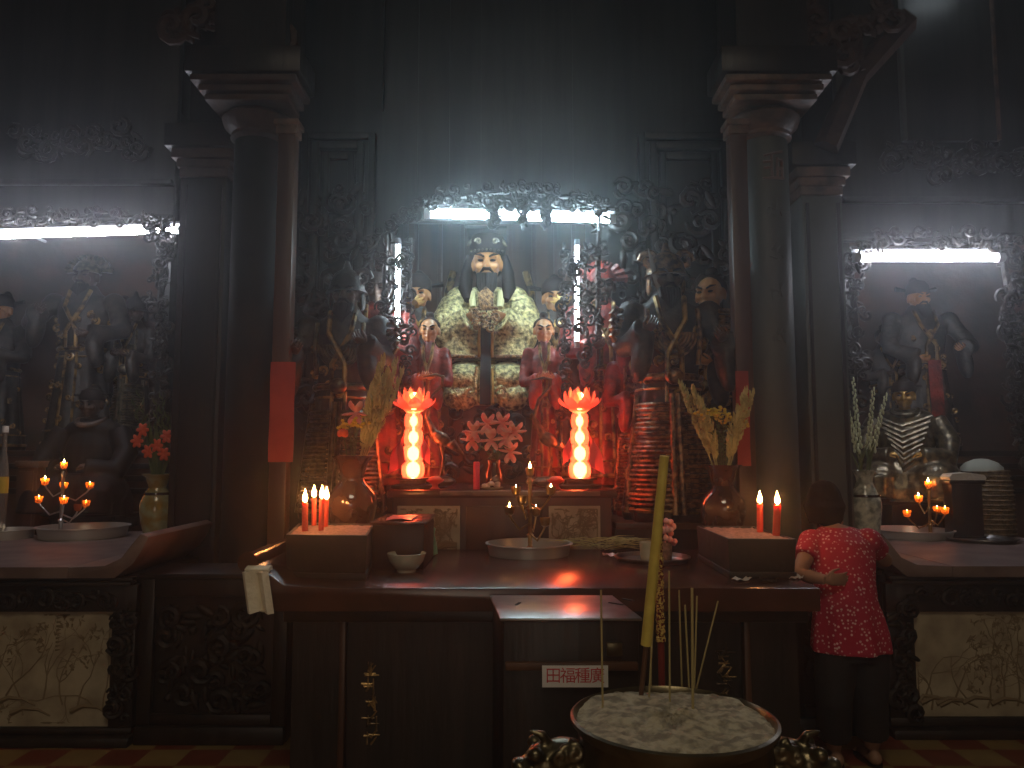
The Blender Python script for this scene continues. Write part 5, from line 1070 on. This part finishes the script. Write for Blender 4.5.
# ---- glowing lotus lamps
def lotus_lamp(px, pyb, pyt, Y, label, side):
    b = at(px, pyb, Y); H = at(px, pyt, Y).z-PZ; t = thing('lotus_lamp', label, 'lamp', (b.x, Y, PZ)); k = mpp(b); c = V((b.x, Y, PZ)); hb = at(px, 478, Y).z-PZ; hc = at(px, 413, Y).z-PZ
    build('stand', MB().lathe([(22*k, 0), (22*k, .02), (13*k, .03), (13*k, hb-.015), (17*k, hb-.008), (17*k, hb), (9*k, hb)], c, 32), 'black', t)
    n = 4; pr = []
    for i in range(n):
        z0 = hb+(hc-hb)*i/n; z1 = hb+(hc-hb)*(i+1)/n; w = (10.6-.8*i)*k
        for f, q in ((.03, .86), (.2, 1.0), (.5, 1.05), (.8, 1.0), (.97, .86)): pr.append((w*q, z0+(z1-z0)*f))
    build('column_shade', MB().lathe(pr, c, 28, cap0=False, cap1=False, mod=lambda a, r, z: r*(1+.05*math.sin(8*a))), 'shell', t)
    mb = MB()
    for i in range(n): mb.ell(c+V((0, 0, hb+(hc-hb)*(i+.5)/n)), V((6.8-1.0*i, 6.8-1.0*i, 8.2-.9*i))*k)
    mb.tube([c+V((0, 0, hb)), c+V((0, 0, hc))], 1.2*k, 8)
    build('column_bulbs', mb, 'bulb', t)
    zc = hc+2*k
    build('flower_cup', MB().lathe([(4*k, zc-3*k), (9*k, zc), (12*k, zc+3*k)], c, 26, cap1=False), 'petal', t)
    for ringn, (cnt, r0, r1, h0, up) in enumerate(((9, 8, 22, 11, .6), (8, 7, 16, 18, .9), (7, 5, 10, 22, 1))):
        for j in range(cnt):
            a_ = 2*PI*(j+.5*ringn)/cnt; d = V((math.cos(a_), math.sin(a_), 0)); s_ = V((-d.y, d.x, 0)); G = []
            for i in range(6):
                f = i/5; ctr_ = c+V((0, 0, zc+(2+h0*f**1.25)*k))+d*(r0+(r1-r0)*math.sin(f*PI/2)*.95)*k; wd = 6.2*k*math.sin(PI*(.12+.88*f))**.7*(1-.15*ringn) if f < 1 else .2*k
                G.append([ctr_-s_*wd+d*.8*k, ctr_-s_*wd*.5, ctr_, ctr_+s_*wd*.5, ctr_+s_*wd+d*.8*k])
            build('petal', MB().sheet(G), 'petal', t, solid=.0015)
    build('flower_bulb', MB().ell(c+V((0, 0, zc+10*k)), (6*k, 6*k, 9*k)), 'bulb', t)
    for s_, x0, m_ in ((-1, 0, 0), (1, 0, 0)):
        G = []
        for i in range(9):
            f = i/8; G.append([c+V((s_*(8+(6+9*f)*(q/4)*(1.25 if s_ == side else .8)+2*math.sin(f*5))*k, -(3+2*math.sin(q*1.6+f*2))*k, hc*.62+hb*.3-(22+9*(s_ == side))*f*k+(8-4*q)*.6*k)) for q in range(5)])
        build('ribbon', MB().sheet(G), 'pinkc', t, solid=.002, label='pink cloth ribbon')
lotus_lamp(413, 478, 385, 5.22, 'glowing red-orange lotus lamp on the left of the altar shelf', -1)
lotus_lamp(580, 478, 385, 5.22, 'glowing red-orange lotus lamp on the right of the altar shelf', 1)
# ---- odds and ends on the side altars
b = at(-1, 540, 5.9); b = V((b.x, 5.9, .975)); t = thing('oil_bottle', 'clear oil bottle with a yellow label at the left picture edge', 'bottle', tuple(b)); H = at(1, 428, 5.9).z-.975
build('glass_body', MB().lathe([(.036, 0), (.04, .01), (.04, H*.55), (.036, H*.65), (.018, H*.78), (.016, H*.93), (.02, H*.94), (.02, H)], b, 24), 'glass', t); build('yellow_label', MB().lathe([(.0415, H*.40), (.0415, H*.55)], b, 24, cap0=False, cap1=False), 'label', t); build('cap', MB().lathe([(.022, H*.96), (.022, H*1.02)], b, 16), 'white', t)
a = at(13, 536, 6.1); bq = at(38, 461, 6.1); t = thing('wooden_shrine_box', 'small brown wooden box with a pale top edge beside the bottle, left altar', 'box', ((a.x+bq.x)/2, 6.2, .975))
build('body', MB().bb(a.x, bq.x, 6.1, 6.3, .975, bq.z-.05), 'brown', t, bevel=.005); build('top_edge', MB().bb(a.x-.01, bq.x+.02, 6.08, 6.3, bq.z-.05, bq.z), 'capital', t, bevel=.005); build('door', MB().bb(a.x+.025, bq.x-.025, 6.09, 6.1, 1.0, bq.z-.08), 'brown', t, bevel=.003)
c = at(992, 515, 6.1); zt2 = at(992, 470, 6.1).z; c = V((c.x, 6.15, .964)); k = mpp(c); t = thing('rattan_basket', 'ribbed round rattan basket with a cloth cover at the right end of the right altar', 'basket', tuple(c))
mb = MB(); h = zt2-.964
build('basket_wall', MB().lathe([(21*k, 0), (23*k, .05), (22.5*k, h*.7), (19*k, h)], c, 36), 'wicker', t)
for i in range(14): z = .02+(h-.03)*i/13; mb.tube([c+V(((23.2-(3.2*max(0, i/13-.6)/.4))*k*math.cos(2*PI*j/36), (23.2-(3.2*max(0, i/13-.6)/.4))*k*math.sin(2*PI*j/36), z)) for j in range(36)], .009, 6, closed=True)
build('ribs', mb, 'wicker', t)
build('cloth_cover', MB().lathe([(19.5*k, h-.01), (19*k, h+.02), (14*k, h+.06), (6*k, h+.085), (.5*k, h+.09)], c+V((-4*k, 0, 0)), 30), 'lid', t)
q = at(967, 476, 5.88); G = [[V((q.x-.13+.045*i, 5.85+.05*j, .964+.0+(.41+.02*math.sin(i*1.3+j))*1.0)) for j in range(5)] for i in range(7)]
t = thing('shade_filled_stool', 'low shade-filled chest with a folded pale cloth on it, left of the rattan basket', 'stool', (q.x, 5.95, .964)); z1 = q.z-.03
build('lid', MB().bb(q.x-.15, q.x+.12, 5.85, 6.0, z1-.03, z1), 'black', t, bevel=.004); build('body', MB().bb(q.x-.13, q.x+.10, 5.865, 5.99, .985, z1-.03), 'black', t, bevel=.004); build('foot', MB().bb(q.x-.14, q.x+.11, 5.857, 5.995, .964, .985), 'black', t, bevel=.003)  # solid dark block stands for the shade around the stool's legs
mb = MB(); mb.rings([[V((q.x+x, y, z1+z*(1+.1*math.sin(x*30)))) for x, z in ((-.14, .0), (.13, .0), (.135, .02), (.12, .04), (.0, .055), (-.12, .045), (-.145, .02))] for y in (5.86, 5.9, 5.95, 5.99)]); solo('folded_cloth', mb, 'paperw', 'folded pale cloth on the low dark chest beside the rattan basket', 'cloth', (q.x, 5.92, z1), ang=30)
# loose pale scraps along the table edge under the right candle box
for i, (px, py, rz_) in enumerate(((742, 581, .3), (768, 582, -.4), (797, 579, .9))):
    q = onz(px, py, TZ); G = [[q+rot('Z', rz_)@V((-.04+.02*a_, -.02+.015*b_, .003+rnd.uniform(0, .018))) for b_ in range(4)] for a_ in range(5)]
    solo('paper_scrap', MB().sheet(G), 'box' if i == 1 else 'paperw', ('pale crumpled paper scrap', 'brown crumpled paper scrap', 'small pale crumpled scrap nearest the woman')[i]+' on the table edge below the right candle box', 'scrap', tuple(q), solid=.002, ang=10)
# ================================================================ LIGHT AND HAZE
def light(name, kind, loc, energy, color, size=1, size_y=None, rotv=(0, 0, 0)):
    l = bpy.data.lights.new(name, kind); l.energy = energy; l.color = color
    if kind == 'AREA':
        l.size = size
        if size_y: l.shape = 'RECTANGLE'; l.size_y = size_y
    else: l.shadow_soft_size = size
    o = bpy.data.objects.new(name, l); COL.objects.link(o); o.location = loc; o.rotation_euler = rotv; return o
light('light_well_daylight', 'AREA', (0, -1.9, 6.7), 118, (1, .84, .60), 2.5, 2.5)
light('doorway_daylight', 'AREA', (0, -6.1, 1.4), 36, (1, .80, .62), 2.7, 2.7, (PI/2, 0, 0))
w = bpy.data.worlds.new('world'); SC.world = w; w.use_nodes = True
nt = w.node_tree; bg = nt.nodes['Background']; bg.inputs[0].default_value = (.5, .55, .6, 1); bg.inputs[1].default_value = .0
vs = nt.nodes.new('ShaderNodeVolumeScatter'); vs.inputs['Color'].default_value = (.92, .96, 1, 1); vs.inputs['Density'].default_value = .020; vs.inputs['Anisotropy'].default_value = .88
nt.links.new(vs.outputs[0], nt.nodes['World Output'].inputs['Volume'])
SC.view_settings.view_transform = 'Standard'; SC.view_settings.look = 'None'; SC.view_settings.exposure = 0; SC.view_settings.gamma = 1; SC.view_settings.use_curve_mapping = False
cy = SC.cycles
cy.use_denoising = True; cy.max_bounces = 6; cy.diffuse_bounces = 3; cy.glossy_bounces = 3; cy.transmission_bounces = 6; cy.transparent_max_bounces = 12; cy.volume_bounces = 1
cy.sample_clamp_indirect = 4; cy.caustics_reflective = False; cy.caustics_refractive = False; cy.use_light_tree = True
